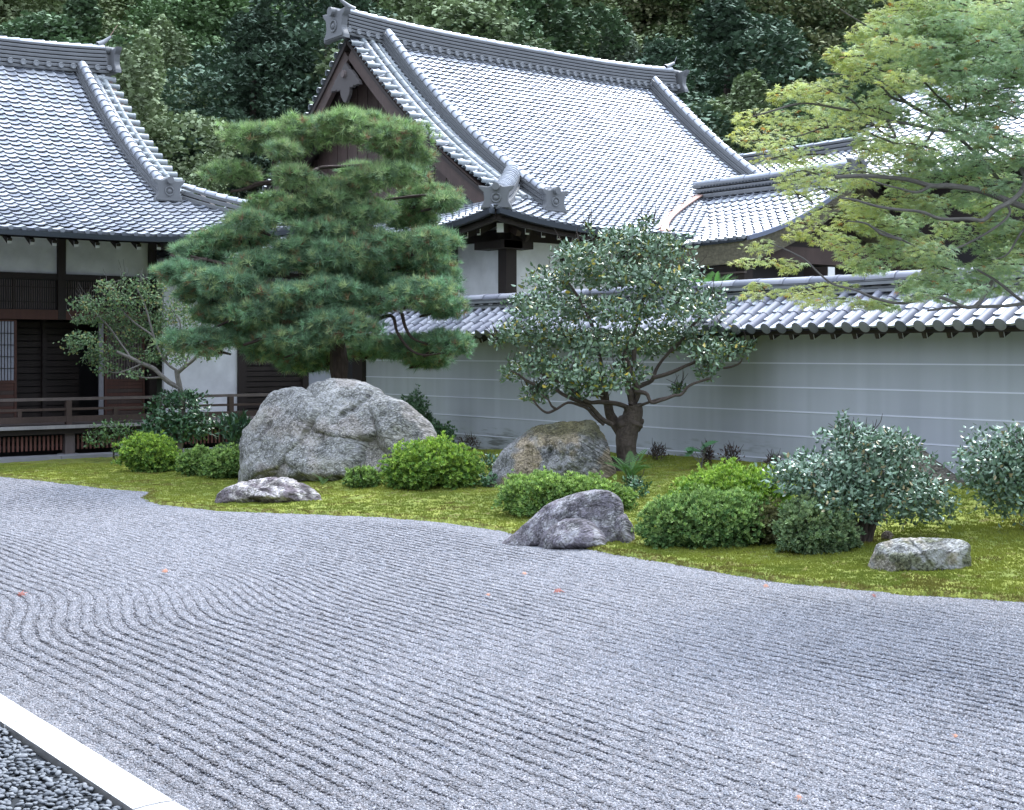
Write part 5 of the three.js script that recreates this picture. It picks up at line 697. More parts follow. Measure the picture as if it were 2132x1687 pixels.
const MAPLE_LIMBS = [[0.22,0.16,[[0.0,-0.13,0.0],[-0.03,0.61,0.0],[-0.15,1.46,0.0],[-0.25,2.3,0.0],[-0.33,2.98,0.0],[-0.42,3.48,0.0]]],[0.07,0.035,[[-0.35,2.98,0.0],[-0.93,3.15,0.2],[-1.43,3.18,0.4],[-1.67,3.18,0.5],[-1.94,3.28,0.5],[-2.14,3.35,0.5],[-2.45,3.38,0.6],[-2.64,3.37,0.7],[-2.82,3.42,0.7],[-3.04,3.43,0.8],[-3.29,3.43,0.9],[-3.53,3.42,0.9]]],[0.06,0.03,[[-0.42,3.32,0.0],[-0.93,3.35,0.0],[-1.52,3.43,0.2],[-1.81,3.45,0.3],[-2.03,3.47,0.3]]],[0.05,0.02,[[-1.77,3.55,0.5],[-1.77,3.43,0.6],[-1.81,3.33,0.6],[-1.94,3.23,0.7],[-2.11,3.15,0.8],[-2.21,3.06,0.8],[-2.36,3.06,0.9],[-2.62,3.06,0.9],[-2.82,3.11,1.0],[-3.04,3.13,1.0],[-3.21,3.16,1.0],[-3.38,3.21,1.0],[-3.51,3.23,1.0]]],[0.03,0.01,[[-2.64,3.37,0.7],[-2.79,3.3,0.8],[-2.97,3.32,0.9],[-3.16,3.35,1.0],[-3.36,3.42,1.0]]],[0.05,0.02,[[-0.42,3.48,0.0],[-1.01,3.57,-0.2],[-1.43,3.65,-0.2],[-1.69,3.82,-0.3],[-2.11,4.06,-0.3],[-2.36,4.14,-0.2],[-2.62,4.25,-0.1],[-2.79,4.36,0.0],[-2.96,4.47,0.0],[-3.13,4.53,0.0]]],[0.03,0.01,[[-2.11,4.06,-0.3],[-2.14,4.23,-0.3],[-2.28,4.36,-0.3],[-2.45,4.5,-0.2],[-2.53,4.62,-0.2]]],[0.03,0.01,[[-2.13,4.08,-0.3],[-2.04,4.2,-0.2],[-2.04,4.31,-0.2],[-2.18,4.43,-0.2]]],[0.03,0.01,[[-2.62,4.25,-0.1],[-2.79,4.28,0.0],[-2.91,4.36,0.1],[-3.11,4.4,0.2],[-3.33,4.43,0.3],[-3.5,4.43,0.3]]],[0.045,0.015,[[-1.01,3.57,-0.2],[-1.6,3.4,-0.1],[-1.94,3.69,0.0],[-2.28,3.94,0.1],[-2.42,3.96,0.1],[-2.65,3.99,0.2],[-2.91,4.01,0.3],[-3.16,4.06,0.4],[-3.43,4.09,0.5],[-3.73,4.13,0.5],[-4.0,4.06,0.5],[-4.17,4.01,0.5]]],[0.03,0.01,[[-2.91,4.01,0.3],[-2.87,3.84,0.4],[-2.99,3.89,0.4],[-3.13,4.03,0.4],[-3.29,4.16,0.5],[-3.53,4.26,0.5],[-3.73,4.33,0.5]]],[0.03,0.01,[[-2.42,3.96,0.1],[-2.62,3.76,0.3],[-2.82,3.77,0.4],[-3.02,3.82,0.5],[-3.29,3.89,0.6],[-3.57,3.89,0.6],[-3.8,3.82,0.6],[-4.0,3.84,0.6]]],[0.05,0.02,[[-0.42,3.65,0.0],[-0.93,4.16,-0.3],[-1.43,4.5,-0.4],[-1.77,4.75,-0.4],[-2.11,4.91,-0.4],[-2.45,4.97,-0.3],[-2.7,5.07,-0.3]]],[0.03,0.01,[[-1.77,4.75,-0.4],[-1.94,4.62,-0.3],[-2.28,4.75,-0.2],[-2.62,4.84,-0.1],[-2.87,4.87,0.0],[-3.13,4.97,0.1],[-3.29,5.07,0.1]]],[0.03,0.01,[[-1.43,4.5,-0.4],[-1.6,4.84,-0.5],[-1.69,5.09,-0.5]]],[0.06,0.02,[[-0.28,2.47,0.0],[-0.76,2.3,0.2],[-1.27,2.23,0.4],[-1.52,2.23,0.5],[-1.77,2.37,0.5],[-2.03,2.54,0.6],[-2.2,2.64,0.6]]],[0.05,0.02,[[-0.28,2.44,0.0],[-0.93,2.33,0.3],[-1.55,2.37,0.5],[-1.94,2.32,0.6],[-2.45,2.3,0.7],[-2.7,2.27,0.8]]],[0.035,0.012,[[-2.03,2.54,0.5],[-2.28,2.3,0.7],[-2.62,2.39,0.8],[-2.96,2.33,0.9],[-3.21,2.37,1.0],[-3.38,2.44,1.0],[-3.57,2.49,1.0],[-3.7,2.59,1.0],[-3.8,2.69,1.0],[-3.94,2.77,1.0],[-4.11,2.84,1.0]]],[0.03,0.012,[[-1.94,3.28,0.5],[-1.91,3.15,0.6],[-2.11,2.98,0.7],[-2.62,2.77,0.8],[-2.96,2.88,0.9],[-3.21,2.99,0.9]]],[0.03,0.01,[[-1.54,3.18,0.4],[-1.77,2.98,0.5],[-1.94,2.77,0.6],[-2.11,2.72,0.7]]],[0.03,0.01,[[-2.96,2.88,0.9],[-3.13,2.93,0.9],[-3.29,3.01,1.0],[-3.46,3.03,1.0]]]];
const MAPLE_SPRAYS = [[-1.6,5.07,0.79,0.27,0.14],[-1.94,5.09,-0.31,0.27,0.12],[-2.28,5.07,0.01,0.25,0.1],[-2.57,5.06,1.1,0.15,0.08],[-2.72,5.09,0.8,0.08,0.07],[-1.77,4.89,1.05,0.3,0.12],[-2.11,4.91,0.01,0.27,0.12],[-2.36,4.87,0.08,0.22,0.1],[-1.55,4.75,0.56,0.27,0.12],[-1.94,4.7,0.06,0.29,0.1],[-2.28,4.72,-0.32,0.25,0.1],[-2.57,4.74,-0.09,0.22,0.08],[-2.8,4.84,-0.61,0.19,0.08],[-3.01,4.89,-0.15,0.15,0.08],[-3.19,4.99,1.08,0.12,0.08],[-3.29,5.07,1.02,0.08,0.07],[-3.19,4.79,0.35,0.1,0.07],[-2.99,4.69,0.1,0.19,0.08],[-1.69,4.55,-0.22,0.3,0.1],[-2.03,4.53,-0.72,0.27,0.1],[-2.36,4.55,-0.36,0.27,0.1],[-2.7,4.57,0.66,0.25,0.08],[-2.99,4.57,0.83,0.19,0.08],[-3.16,4.62,-0.18,0.12,0.07],[-3.36,4.48,0.67,0.15,0.07],[-3.48,4.52,0.65,0.08,0.07],[-3.13,4.42,0.49,0.22,0.08],[-2.79,4.42,0.43,0.2,0.08],[-2.45,4.38,0.62,0.17,0.07],[-1.86,4.36,-0.17,0.25,0.08],[-1.57,4.33,0.51,0.2,0.1],[-3.77,4.36,-0.34,0.1,0.07],[-3.63,4.35,0.07,0.15,0.07],[-3.5,4.23,0.64,0.19,0.08],[-3.72,4.23,0.48,0.15,0.07],[-3.26,4.23,-0.31,0.22,0.08],[-2.96,4.23,0.99,0.2,0.08],[-4.09,4.04,0.4,0.15,0.06],[-4.22,4.01,0.26,0.07,0.04],[-3.92,4.09,-0.88,0.17,0.07],[-3.67,4.06,0.19,0.19,0.08],[-3.38,4.06,-0.4,0.22,0.08],[-3.09,4.08,0.44,0.2,0.08],[-2.8,4.13,0.03,0.19,0.08],[-2.31,4.23,0.73,0.19,0.07],[-1.86,4.13,0.39,0.22,0.08],[-1.6,4.03,0.7,0.19,0.08],[-3.97,3.89,-0.2,0.15,0.07],[-3.73,3.92,0.39,0.19,0.08],[-3.46,3.91,0.58,0.2,0.08],[-3.19,3.87,0.76,0.2,0.08],[-2.92,3.89,-0.2,0.19,0.08],[-2.62,3.92,0.79,0.19,0.08],[-2.36,3.82,0.84,0.17,0.08],[-2.03,3.89,0.48,0.1,0.07],[-4.0,3.67,1.05,0.14,0.07],[-4.04,3.55,1.01,0.08,0.07],[-3.84,3.69,0.14,0.17,0.08],[-3.6,3.7,0.16,0.19,0.07],[-3.36,3.67,-0.57,0.2,0.08],[-3.11,3.65,0.77,0.2,0.08],[-2.84,3.67,0.97,0.2,0.08],[-2.57,3.69,0.05,0.19,0.08],[-2.31,3.65,0.48,0.17,0.08],[-1.69,3.62,0.54,0.19,0.08],[-3.73,3.5,0.56,0.15,0.07],[-3.5,3.54,-0.56,0.19,0.07],[-3.26,3.48,0.66,0.2,0.08],[-3.01,3.48,0.26,0.2,0.08],[-2.75,3.5,0.43,0.2,0.08],[-2.45,3.52,-0.06,0.19,0.08],[-2.11,3.57,0.35,0.12,0.07],[-3.87,3.4,0.65,0.1,0.06],[-3.73,3.3,0.37,0.14,0.07],[-3.53,3.35,0.54,0.15,0.07],[-1.69,3.4,-0.84,0.15,0.08],[-3.29,3.28,-0.58,0.2,0.07],[-3.04,3.28,-0.02,0.2,0.08],[-2.74,3.27,0.4,0.22,0.08],[-2.36,3.23,-0.46,0.19,0.08],[-2.06,3.38,0.47,0.15,0.07],[-1.64,3.27,0.36,0.17,0.08],[-3.38,3.15,-0.82,0.19,0.06],[-3.13,3.13,0.04,0.2,0.07],[-2.79,3.15,-0.45,0.2,0.08],[-2.48,3.15,-0.79,0.19,0.07],[-2.03,3.11,-0.63,0.17,0.08],[-1.69,3.06,-0.27,0.2,0.08],[-3.35,3.03,-0.54,0.19,0.06],[-3.57,3.03,-0.51,0.08,0.04],[-3.11,3.01,-0.83,0.19,0.07],[-2.7,2.98,0.03,0.19,0.07],[-1.94,2.93,-0.14,0.22,0.08],[-1.6,2.86,0.32,0.19,0.08],[-3.29,2.89,0.28,0.12,0.05],[-2.99,2.86,-0.42,0.22,0.08],[-2.72,2.77,0.91,0.2,0.08],[-2.87,2.76,-0.9,0.15,0.07],[-2.45,2.77,-0.09,0.15,0.07],[-2.2,2.74,-0.34,0.17,0.08],[-1.81,2.72,-0.08,0.22,0.08],[-1.57,2.67,-0.67,0.17,0.08],[-2.62,2.64,0.76,0.19,0.07],[-2.31,2.62,-0.15,0.19,0.07],[-1.98,2.59,-0.83,0.19,0.08],[-4.09,2.86,0.33,0.1,0.06],[-3.99,2.79,-0.71,0.14,0.05],[-3.8,2.72,0.19,0.12,0.04],[-3.7,2.69,-0.22,0.08,0.04],[-2.14,2.47,0.26,0.17,0.07],[-1.77,2.54,1.02,0.2,0.07],[-4.17,2.49,0.74,0.07,0.03],[-3.97,2.45,-0.06,0.15,0.04],[-3.73,2.39,0.73,0.14,0.05],[-3.6,2.47,0.38,0.15,0.05],[-3.46,2.44,-0.16,0.14,0.04],[-3.23,2.4,-0.62,0.19,0.05],[-3.38,2.5,0.29,0.12,0.04],[-3.04,2.35,0.23,0.19,0.04],[-2.82,2.4,1.01,0.15,0.05],[-2.36,2.44,1.04,0.1,0.05],[-1.6,2.49,0.32,0.17,0.07],[-0.28,6.95,-1.2,0.3,0.12],[-0.99,5.58,0.28,0.3,0.12],[-0.89,5.84,0.94,0.3,0.12],[-0.21,5.01,-0.66,0.3,0.12],[-0.45,7.28,-0.29,0.3,0.12],[1.49,7.04,0.23,0.3,0.12],[-0.55,7.32,-0.01,0.3,0.12],[-0.1,4.54,1.16,0.3,0.12],[0.13,4.4,-0.06,0.3,0.12],[-0.95,5.81,-0.14,0.3,0.12],[-0.45,6.48,0.78,0.3,0.12],[-1.26,5.44,-0.54,0.3,0.12],[1.41,6.48,-0.61,0.3,0.12],[-0.52,3.85,1.17,0.3,0.12],[-0.45,5.75,-0.06,0.3,0.12],[0.57,5.74,0.58,0.3,0.12],[-0.96,6.39,-0.48,0.3,0.12],[0.25,4.61,-0.49,0.3,0.12],[0.24,5.15,-0.33,0.3,0.12],[0.86,5.68,-1.11,0.3,0.12],[-0.57,5.11,1.0,0.3,0.12],[1.28,5.49,-1.17,0.3,0.12],[0.96,5.0,0.18,0.3,0.12],[0.75,5.86,-0.04,0.3,0.12],[1.34,4.82,-0.26,0.3,0.12],[1.17,4.03,-0.49,0.3,0.12]];{
  const pine = thing('pine_tree', 'clipped black pine with layered needle pads and dark trunk behind the largest boulder', 'pine tree', P(12.64, 20.98, 0.2), FACE);
  limbs(pine, PINE_LIMBS.map(([a, b, p], i) => i < 2 ? [a, b, p] : [a * 0.85, b * 0.8, p.map(([x, y, z]) => [x, y - 0.03, z - 0.22])]), M.barkRed, 100);
  const tuft = [needleTuft(26, 0.155, 0.0052, 5), needleTuft(26, 0.14, 0.0052, 6)], mat = leafMat(0.55, 0.22);
  [...PINE_PADS, [-0.15, 4.2, 0.7, 0.5, 0.2, 0.45], [0.15, 3.75, 0.8, 0.6, 0.22, 0.5], [-0.5, 3.9, 0.6, 0.55, 0.2, 0.5], [0.6, 4.0, 0.5, 0.55, 0.2, 0.5], [-0.1, 3.15, 0.9, 0.55, 0.2, 0.5], [0.2, 2.45, 0.9, 0.6, 0.2, 0.5], [-0.6, 2.3, 0.8, 0.6, 0.2, 0.5], [-0.1, 4.75, 0.6, 0.5, 0.18, 0.4], [0.5, 4.5, 0.6, 0.5, 0.18, 0.4]].forEach(([x, y, z, a, b, c], i) => {
    const hi = ss(3.2, 5.8, y), pal = pick([[4, [lerp(0.21, 0.27, hi), lerp(0.37, 0.40, hi), lerp(0.20, 0.15, hi)], 0.4], [2, [lerp(0.16, 0.20, hi), lerp(0.28, 0.31, hi), 0.16], 0.35], [1.8, [0.38, 0.48, 0.22], 0.25], [0.4, [0.30, 0.20, 0.10], 0.2]]);
    y -= 0.07; a *= 1.10; b *= 1.12; const n = Math.round(140 + 1500 * a * c);
    foliage(pine, 'needle_pad', tuft[i % 2], mat, [[x, y + b * 0.1, z, a * 0.98, b * 0.92, c * 0.98]], n, { pal, shell: 0.40, up: 0.5, jit: 0.4, seed: 400 + i, lump: 0.3, lower: 0.55, size: [0.75, 1.2] });
    const r = rng(700 + i), gs = []; for (let k = 0; k < 5; k++) { const e = V3(x + (r() - 0.5) * 1.3 * a, y + b * 0.1, z + (r() - 0.5) * 1.3 * c), s = V3(lerp(x, 0, 0.22), y - b * 0.65 - 0.04, lerp(z, 0, 0.22)); gs.push(tube([s, s.clone().lerp(e, 0.5).add(V3(0, -0.02, 0)), e], 0.02, 0.008, 5, 0.1, k).toNonIndexed()); } mk('twig', mergeGeometries(gs), M.barkRed, pine);
  });
}
// camellia tree by the wall
{
  const t = thing('camellia_tree', 'rounded broadleaf tree with glossy leaves and crooked grey trunk in front of the wall', 'tree', P(14.3, 15.2, 0.53), FACE);
  limbs(t, CAMELLIA_LIMBS.map(([a, b, p], i) => i ? [a * 0.8, b * 0.8, p] : [0.17, 0.15, p]), M.bark, 200); mk('trunk', tube([V3(-0.14, -0.35, 0), V3(-0.13, -0.1, 0), V3(-0.13, 0.05, 0)], 0.22, 0.17, 11, 0.2, 3), M.bark, t); { const g = mergeVertices(new THREE.IcosahedronGeometry(1, 6).deleteAttribute('normal')), p = g.attributes.position; for (let i = 0; i < p.count; i++) { const f = 0.175 * (1 + 0.5 * fbm(p.getX(i) * 1.6 + 3, p.getY(i) * 1.6, p.getZ(i) * 1.6, 3)); p.setXYZ(i, p.getX(i) * f * 1.15, p.getY(i) * f * 0.9, p.getZ(i) * f); } g.computeVertexNormals(); mk('burl', g, M.bark, t).position.set(0.06, 0.60, 0.02); }
  const leaf = flatLeaf(0.082, 0.042, 0.2, 0.25), pal = pick([[5, [0.135, 0.21, 0.13], 0.35], [3, [0.19, 0.28, 0.16], 0.35], [0.6, [0.24, 0.25, 0.05], 0.25], [0.18, [0.42, 0.33, 0.05], 0.2]]);
  foliage(t, 'leaves', leaf, leafMat(0.24), CAMELLIA_LOBES, 16000, { pal, shell: 0.25, up: 0.5, jit: 0.6, seed: 210, lump: 0.35, size: [0.7, 1.25] });
  twigs(t, CAMELLIA_LOBES, 260, 0.3, 0.008, M.bark, 220);
}
// small tree by the veranda
{
  const t = thing('plum_tree', 'small open crowned tree with forked pale trunk standing before the veranda', 'tree', P(11.37, 25.11, 0.06), FACE);
  limbs(t, SMALL_LIMBS.map(([a, b, p]) => [a * 0.72, b * 0.65, p]), M.barkPale, 300);
  foliage(t, 'leaves', flatLeaf(0.06, 0.036, 0.2, 0.2), leafMat(0.5, 0.3), SMALL_LOBES, 6500, { pal: pick([[4, [0.12, 0.21, 0.09], 0.3], [2, [0.19, 0.27, 0.11], 0.25], [0.6, [0.3, 0.28, 0.1], 0.2]]), shell: 0.2, up: 0.2, jit: 0.9, seed: 310, lump: 0.4 });
  twigs(t, SMALL_LOBES, 150, 0.3, 0.006, M.barkPale, 320);
}
// maple reaching in from the right
{
  const t = thing('maple_tree', 'green and yellow maple reaching in from the right over the wall', 'maple tree', P(12.71, 5.88, 0.3), FACE);
  limbs(t, MAPLE_LIMBS.map(([a, b, p], i) => i ? [a * 0.5, b * 0.45, p] : [a, b, p]), std({ color: C(0.15, 0.14, 0.12), roughness: 0.95, map: T.bark, bumpMap: T.barkb, bumpScale: 0.008 }), 400);
  const lg = mapleLeaf(0.094), mat = leafMat(0.6, 0.5, { ior: 1.35 }), mats = [], cols = [], r = rng(51), q = new THREE.Quaternion(), wood = [];
  [...MAPLE_SPRAYS, ...MAPLE_SPRAYS.filter(([x]) => x > -2.9).map(([x, y, z, a, b], i) => [x + 0.22 * Math.sin(i * 2.4), y + 0.10 * Math.cos(i * 1.7), -z * 0.8, a * 0.9, b * 0.9]), ...[...Array(46)].map((_, i) => [-2.75 + 1.35 * ((i * 0.618) % 1), 2.9 + 2.9 * ((i * 0.377 + 0.1) % 1), -0.9 + 1.6 * ((i * 0.719) % 1), 0.2, 0.08])].forEach(([x, y, z, a, b], si) => {
    const c = a * 1.1, k = Math.round((x < -3.15 && y < 4.2 ? 24 : 45) + (x < -3.15 && y < 4.2 ? 5000 : 8000) * a * Math.max(b, 0.07)), tilt = (r() - 0.5) * 0.5, tip = ss(-2.1, -3.8, x) * 0.5 + ss(4.6, 6.4, y) * 0.6;
    const root = V3(x + a * 0.9, y - 0.05 + 0.1 * r(), z), end = V3(x - a * 0.9, y + tilt * a, z + (r() - 0.5) * a);
    wood.push(tube([root, V3(x + (r() - 0.5) * a * 0.3, y + 0.02, z + (r() - 0.5) * 0.1), end], 0.008, 0.003, 4, 0, si).toNonIndexed());
    for (let m = 0; m < 3; m++) { const s = root.clone().lerp(end, 0.25 + 0.5 * r()); wood.push(tube([s, s.clone().add(V3(-a * 0.3 * r(), b * (r() - 0.3), c * (r() - 0.5))), s.clone().add(V3(-a * (0.3 + 0.4 * r()), b * (r() * 2 - 0.8), c * (r() - 0.5) * 1.6))], 0.005, 0.002, 4, 0, m).toNonIndexed()); }
    for (let i = 0; i < k; i++) {
      let dx, dy, dz; do { dx = r() * 2 - 1; dy = r() * 2 - 1; dz = r() * 2 - 1; } while (dx * dx + dy * dy + dz * dz > 1);
      const w = x < -3.15 && y < 4.2 ? 1.7 : 1.2, p = V3(x + dx * a * w, y + dy * b * 1.25 - tilt * dx * a * 0.6, z + dz * c);
      q.setFromEuler(new THREE.Euler(-Math.PI / 2 + (r() - 0.5) * 1.3, 0, 0)).premultiply(new THREE.Quaternion().setFromEuler(new THREE.Euler((r() - 0.3) * 0.9, r() * 6.283, (r() - 0.5) * 0.9)));
      const s = 0.7 + 0.55 * r(); mats.push(new THREE.Matrix4().compose(p, q.clone(), V3(s, s, s)));
      const yel = clamp(tip + 0.30 * n3(x * 1.1, y * 1.1, z + 4) + (r() - 0.5) * 0.5 + 0.10 - dx * 0.15, 0, 1), f = 0.8 + 0.45 * r(), o = r() < 0.012 + 0.05 * yel * yel ? 1 : 0;
      cols.push(o ? C(0.42 * f, 0.20 * f, 0.04 * f) : C(lerp(0.34, 0.60, yel) * f, lerp(0.48, 0.60, yel) * f, lerp(0.27, 0.12, yel) * f));
    }
  });
  inst('leaves', lg, mat, mats, cols, t); mk('twigs', mergeGeometries(wood), M.bark, t, 'stuff');
}
function mapleLeaf(s) {
  const pos = [0, 0, 0.004], idx = [], L = [[-2.35, 0.34], [-1.55, 0.62], [-0.78, 0.88], [0, 1], [0.78, 0.88], [1.55, 0.62], [2.35, 0.34]]; let k = 0;
  const pt = (a, l, z) => pos.push(Math.sin(a) * l * s * 0.55, Math.cos(a) * l * s * 0.55, z * s);
  for (let i = 0; i < 7; i++) { const [a, l] = L[i]; pt(a - 0.30, 0.33 * (0.6 + 0.4 * l), 0.0); pt(a, l, -0.16 * l); pt(a + 0.30, 0.33 * (0.6 + 0.4 * l), 0.0); const o = 1 + i * 3; idx.push(0, o + 1, o, 0, o + 2, o + 1); }
  pos.push(-0.012 * s, 0, 0, 0.012 * s, 0, 0, 0, -0.4 * s, -0.05 * s); idx.push(22, 24, 23); return buf(pos, idx);
}
// clipped azaleas and other bushes
const azGeo = rosette(8, 0.036, 0.015, 1.0, 61), azMat = leafMat(0.5, 0.15);
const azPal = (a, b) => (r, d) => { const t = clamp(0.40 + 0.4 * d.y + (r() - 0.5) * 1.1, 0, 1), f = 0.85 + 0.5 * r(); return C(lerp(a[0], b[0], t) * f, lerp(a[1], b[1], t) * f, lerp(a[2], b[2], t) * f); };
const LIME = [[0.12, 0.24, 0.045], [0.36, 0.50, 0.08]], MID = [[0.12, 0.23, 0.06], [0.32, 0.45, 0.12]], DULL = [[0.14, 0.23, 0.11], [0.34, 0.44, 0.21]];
function azalea(label, U, V, lobes, n, pal, seed, sz = 1, up = 0) {
  const t = thing('azalea_bush', label, 'bush', spot(U, V, -0.02), FACE);
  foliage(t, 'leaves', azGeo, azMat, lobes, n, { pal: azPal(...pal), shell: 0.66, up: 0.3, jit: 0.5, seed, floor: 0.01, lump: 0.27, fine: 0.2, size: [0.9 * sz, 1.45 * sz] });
  twigs(t, lobes, 40, 0.18, 0.006, M.bark, seed + 1); return t;
}
azalea('round clipped lime green azalea farthest left on the moss', 9.85, 22.95, [[0, 0.32, 0, 0.47, 0.34, 0.42], [0.2, 0.22, 0.1, 0.34, 0.24, 0.35]], 3000, LIME, 501, 1.25);
azalea('darker low azalea between the round lime bush and the largest boulder, left half', 10.2, 21.55, [[0, 0.22, 0, 0.36, 0.24, 0.34]], 1700, MID, 503, 1.2);
azalea('broad dark azalea touching the left side of the largest boulder', 10.42, 20.65, [[0, 0.26, 0, 0.45, 0.26, 0.4], [-0.2, 0.2, 0.1, 0.3, 0.22, 0.3]], 2600, MID, 505, 1.2);
azalea('bright lime azalea mound between the largest boulder and the brownish boulder', 11.65, 16.65, [[0, 0.36, 0, 0.58, 0.36, 0.5], [0.3, 0.26, 0.05, 0.44, 0.28, 0.4], [-0.3, 0.24, 0.05, 0.42, 0.28, 0.4]], 5200, LIME, 507, 1.15);
azalea('small dark tuft of leaves at the right foot of the largest boulder', 10.95, 17.5, [[0, 0.13, 0, 0.26, 0.16, 0.2]], 700, MID, 509, 1.2);
azalea('wide low azalea rising behind the purple grey stone', 11.5, 13.4, [[-0.38, 0.22, 0, 0.48, 0.30, 0.4], [0.15, 0.25, 0, 0.5, 0.27, 0.4], [0.55, 0.18, 0, 0.35, 0.22, 0.3]], 5600, [[0.12, 0.23, 0.06], [0.35, 0.48, 0.13]], 511, 1.0);
azalea('large light green azalea mound left of the pale flowering bush, the rear one', 12.15, 11.05, [[0, 0.33, 0, 0.62, 0.35, 0.5], [0.32, 0.28, 0, 0.42, 0.28, 0.4], [-0.35, 0.23, 0, 0.4, 0.24, 0.4]], 6400, LIME, 513, 1.0);
azalea('large azalea mound with shaded front just right of the purple grey stone', 10.95, 10.35, [[0.1, 0.30, 0, 0.5, 0.32, 0.42], [-0.38, 0.24, 0, 0.36, 0.28, 0.34], [0.4, 0.22, 0.05, 0.36, 0.26, 0.3]], 6600, [[0.10, 0.21, 0.06], [0.32, 0.45, 0.14]], 515, 0.95);
azalea('dull green azalea in front of the left side of the pale flowering bush', 11.35, 9.2, [[0, 0.26, 0, 0.36, 0.30, 0.32], [0.2, 0.18, 0.05, 0.24, 0.2, 0.24]], 3600, DULL, 517, 0.95);
azalea('thin brownish azalea squeezed between two azalea mounds', 11.4, 9.85, [[0, 0.22, 0, 0.18, 0.24, 0.2]], 900, [[0.12, 0.12, 0.05], [0.24, 0.25, 0.10]], 519, 0.95);
// loose leafy bushes
const shrubLeaf = flatLeaf(0.062, 0.032, 0.2, 0.25);
function bush(name, label, U, V, lobes, n, pal, o = {}) {
  const t = thing(name, label, 'bush', spot(U, V, -0.02), FACE);
  (o.stems ?? [[0, 0]]).forEach(([x, lean], i) => mk(i ? 'stem' : 'trunk', tube([V3(x, 0, 0), V3(x + lean * 0.4, lobes[0][1] * 0.5, 0), V3(x + lean, lobes[0][1], 0)], o.r ?? 0.03, (o.r ?? 0.03) * 0.55, 8, 0.15, i), M.bark, t));
  foliage(t, 'leaves', o.geo ?? shrubLeaf, leafMat(o.rough ?? 0.33), lobes, n, { pal: pick(pal), shell: o.shell ?? 0.3, up: 0.5, jit: 0.55, seed: o.seed ?? 5, floor: 0.02, lump: 0.35, size: o.size ?? [0.75, 1.25] });
  twigs(t, lobes.slice(0, 5), o.tw ?? 60, 0.17, 0.006, M.bark, (o.seed ?? 5) + 1); return t;
}
const DARK = [[4, [0.05, 0.12, 0.055], 0.3], [2, [0.08, 0.165, 0.07], 0.3]], SILV = [[4, [0.15, 0.24, 0.16], 0.3], [2, [0.21, 0.31, 0.21], 0.3], [0.25, [0.34, 0.28, 0.14], 0.2]];
bush('evergreen_shrub', 'low dark leafy shrub before the veranda posts, behind the round lime azalea', 10.29, 25.65, [[0, 0.62, 0, 0.42, 0.22, 0.35], [-0.35, 0.45, 0, 0.3, 0.16, 0.25], [0.25, 0.3, 0, 0.3, 0.2, 0.3]], 900, [[3, [0.10, 0.19, 0.07], 0.3], [1, [0.16, 0.26, 0.08], 0.3]], { seed: 531, r: 0.02 });
bush('evergreen_shrub', 'dense dark evergreen shrub under the small forked tree', 11.41, 25.2, [[0, 0.95, 0, 0.66, 0.36, 0.5], [0.3, 0.65, 0.1, 0.55, 0.3, 0.4], [-0.2, 0.6, 0.1, 0.5, 0.3, 0.4], [0.1, 1.25, 0, 0.5, 0.16, 0.35]], 2600, DARK, { seed: 533, r: 0.06, geo: flatLeaf(0.085, 0.045, 0.2, 0.2) });
bush('evergreen_shrub', 'dark shrub with drooping leaves between the veranda and the largest boulder', 12.05, 24.0, [[0, 0.66, 0, 0.36, 0.2, 0.3], [0.15, 0.4, 0, 0.34, 0.26, 0.3]], 520, [[3, [0.045, 0.11, 0.06], 0.3]], { seed: 535, geo: leafGeo(0.15, 0.04, 0.2, 0.4), rough: 0.5 });
bush('camellia_bush', 'wide bush of silvery glossy leaves on one dark trunk before the wall', 12.01, 9.08, [[-0.45, 0.74, 0, 0.52, 0.26, 0.45], [0.1, 0.88, 0, 0.62, 0.28, 0.5], [0.28, 0.58, 0.1, 0.66, 0.28, 0.5], [0.68, 0.46, 0, 0.36, 0.22, 0.35], [-0.05, 1.14, 0, 0.38, 0.16, 0.3], [-0.25, 0.54, 0.2, 0.5, 0.22, 0.4], [-0.2, 1.30, 0, 0.06, 0.14, 0.06], [-0.74, 0.72, 0, 0.28, 0.18, 0.25], [0.36, 1.06, 0, 0.28, 0.18, 0.25], [0.05, 0.42, 0.25, 0.3, 0.14, 0.2]], 9500, SILV, { seed: 541, r: 0.06, stems: [[0.02, 0.05], [-0.02, -0.28], [0.05, 0.35]], tw: 110, geo: flatLeaf(0.058, 0.030, 0.2, 0.25), rough: 0.24 });
bush('camellia_bush', 'glossy bush cut by the right edge of the garden, before the wall', 13.5, 8.12, [[-0.28, 0.72, 0, 0.4, 0.34, 0.4], [0.15, 0.85, 0, 0.45, 0.3, 0.4], [0.55, 0.75, 0, 0.5, 0.35, 0.4], [-0.1, 0.45, 0.1, 0.4, 0.3, 0.3]], 6000, SILV, { seed: 543, r: 0.06, stems: [[0.28, 0.1], [0.3, -0.3]], tw: 90, rough: 0.25 });
bush('evergreen_shrub', 'fluffy dark shrub against the wall above the right shoulder of the largest boulder', 15.1, 22.3, [[0, 0.75, 0, 0.36, 0.42, 0.32], [0.1, 0.4, 0, 0.4, 0.4, 0.34]], 2200, [[3, [0.08, 0.16, 0.07], 0.3]], { seed: 551, rough: 0.7, geo: rosette(7, 0.05, 0.016, 1.1, 64) });
bush('evergreen_shrub', 'smaller fluffy shrub below another at the wall beside the largest boulder', 14.85, 21.0, [[0, 0.28, 0, 0.30, 0.32, 0.26]], 900, [[3, [0.085, 0.17, 0.075], 0.3]], { seed: 553, rough: 0.7, geo: rosette(7, 0.045, 0.015, 1.1, 65) });
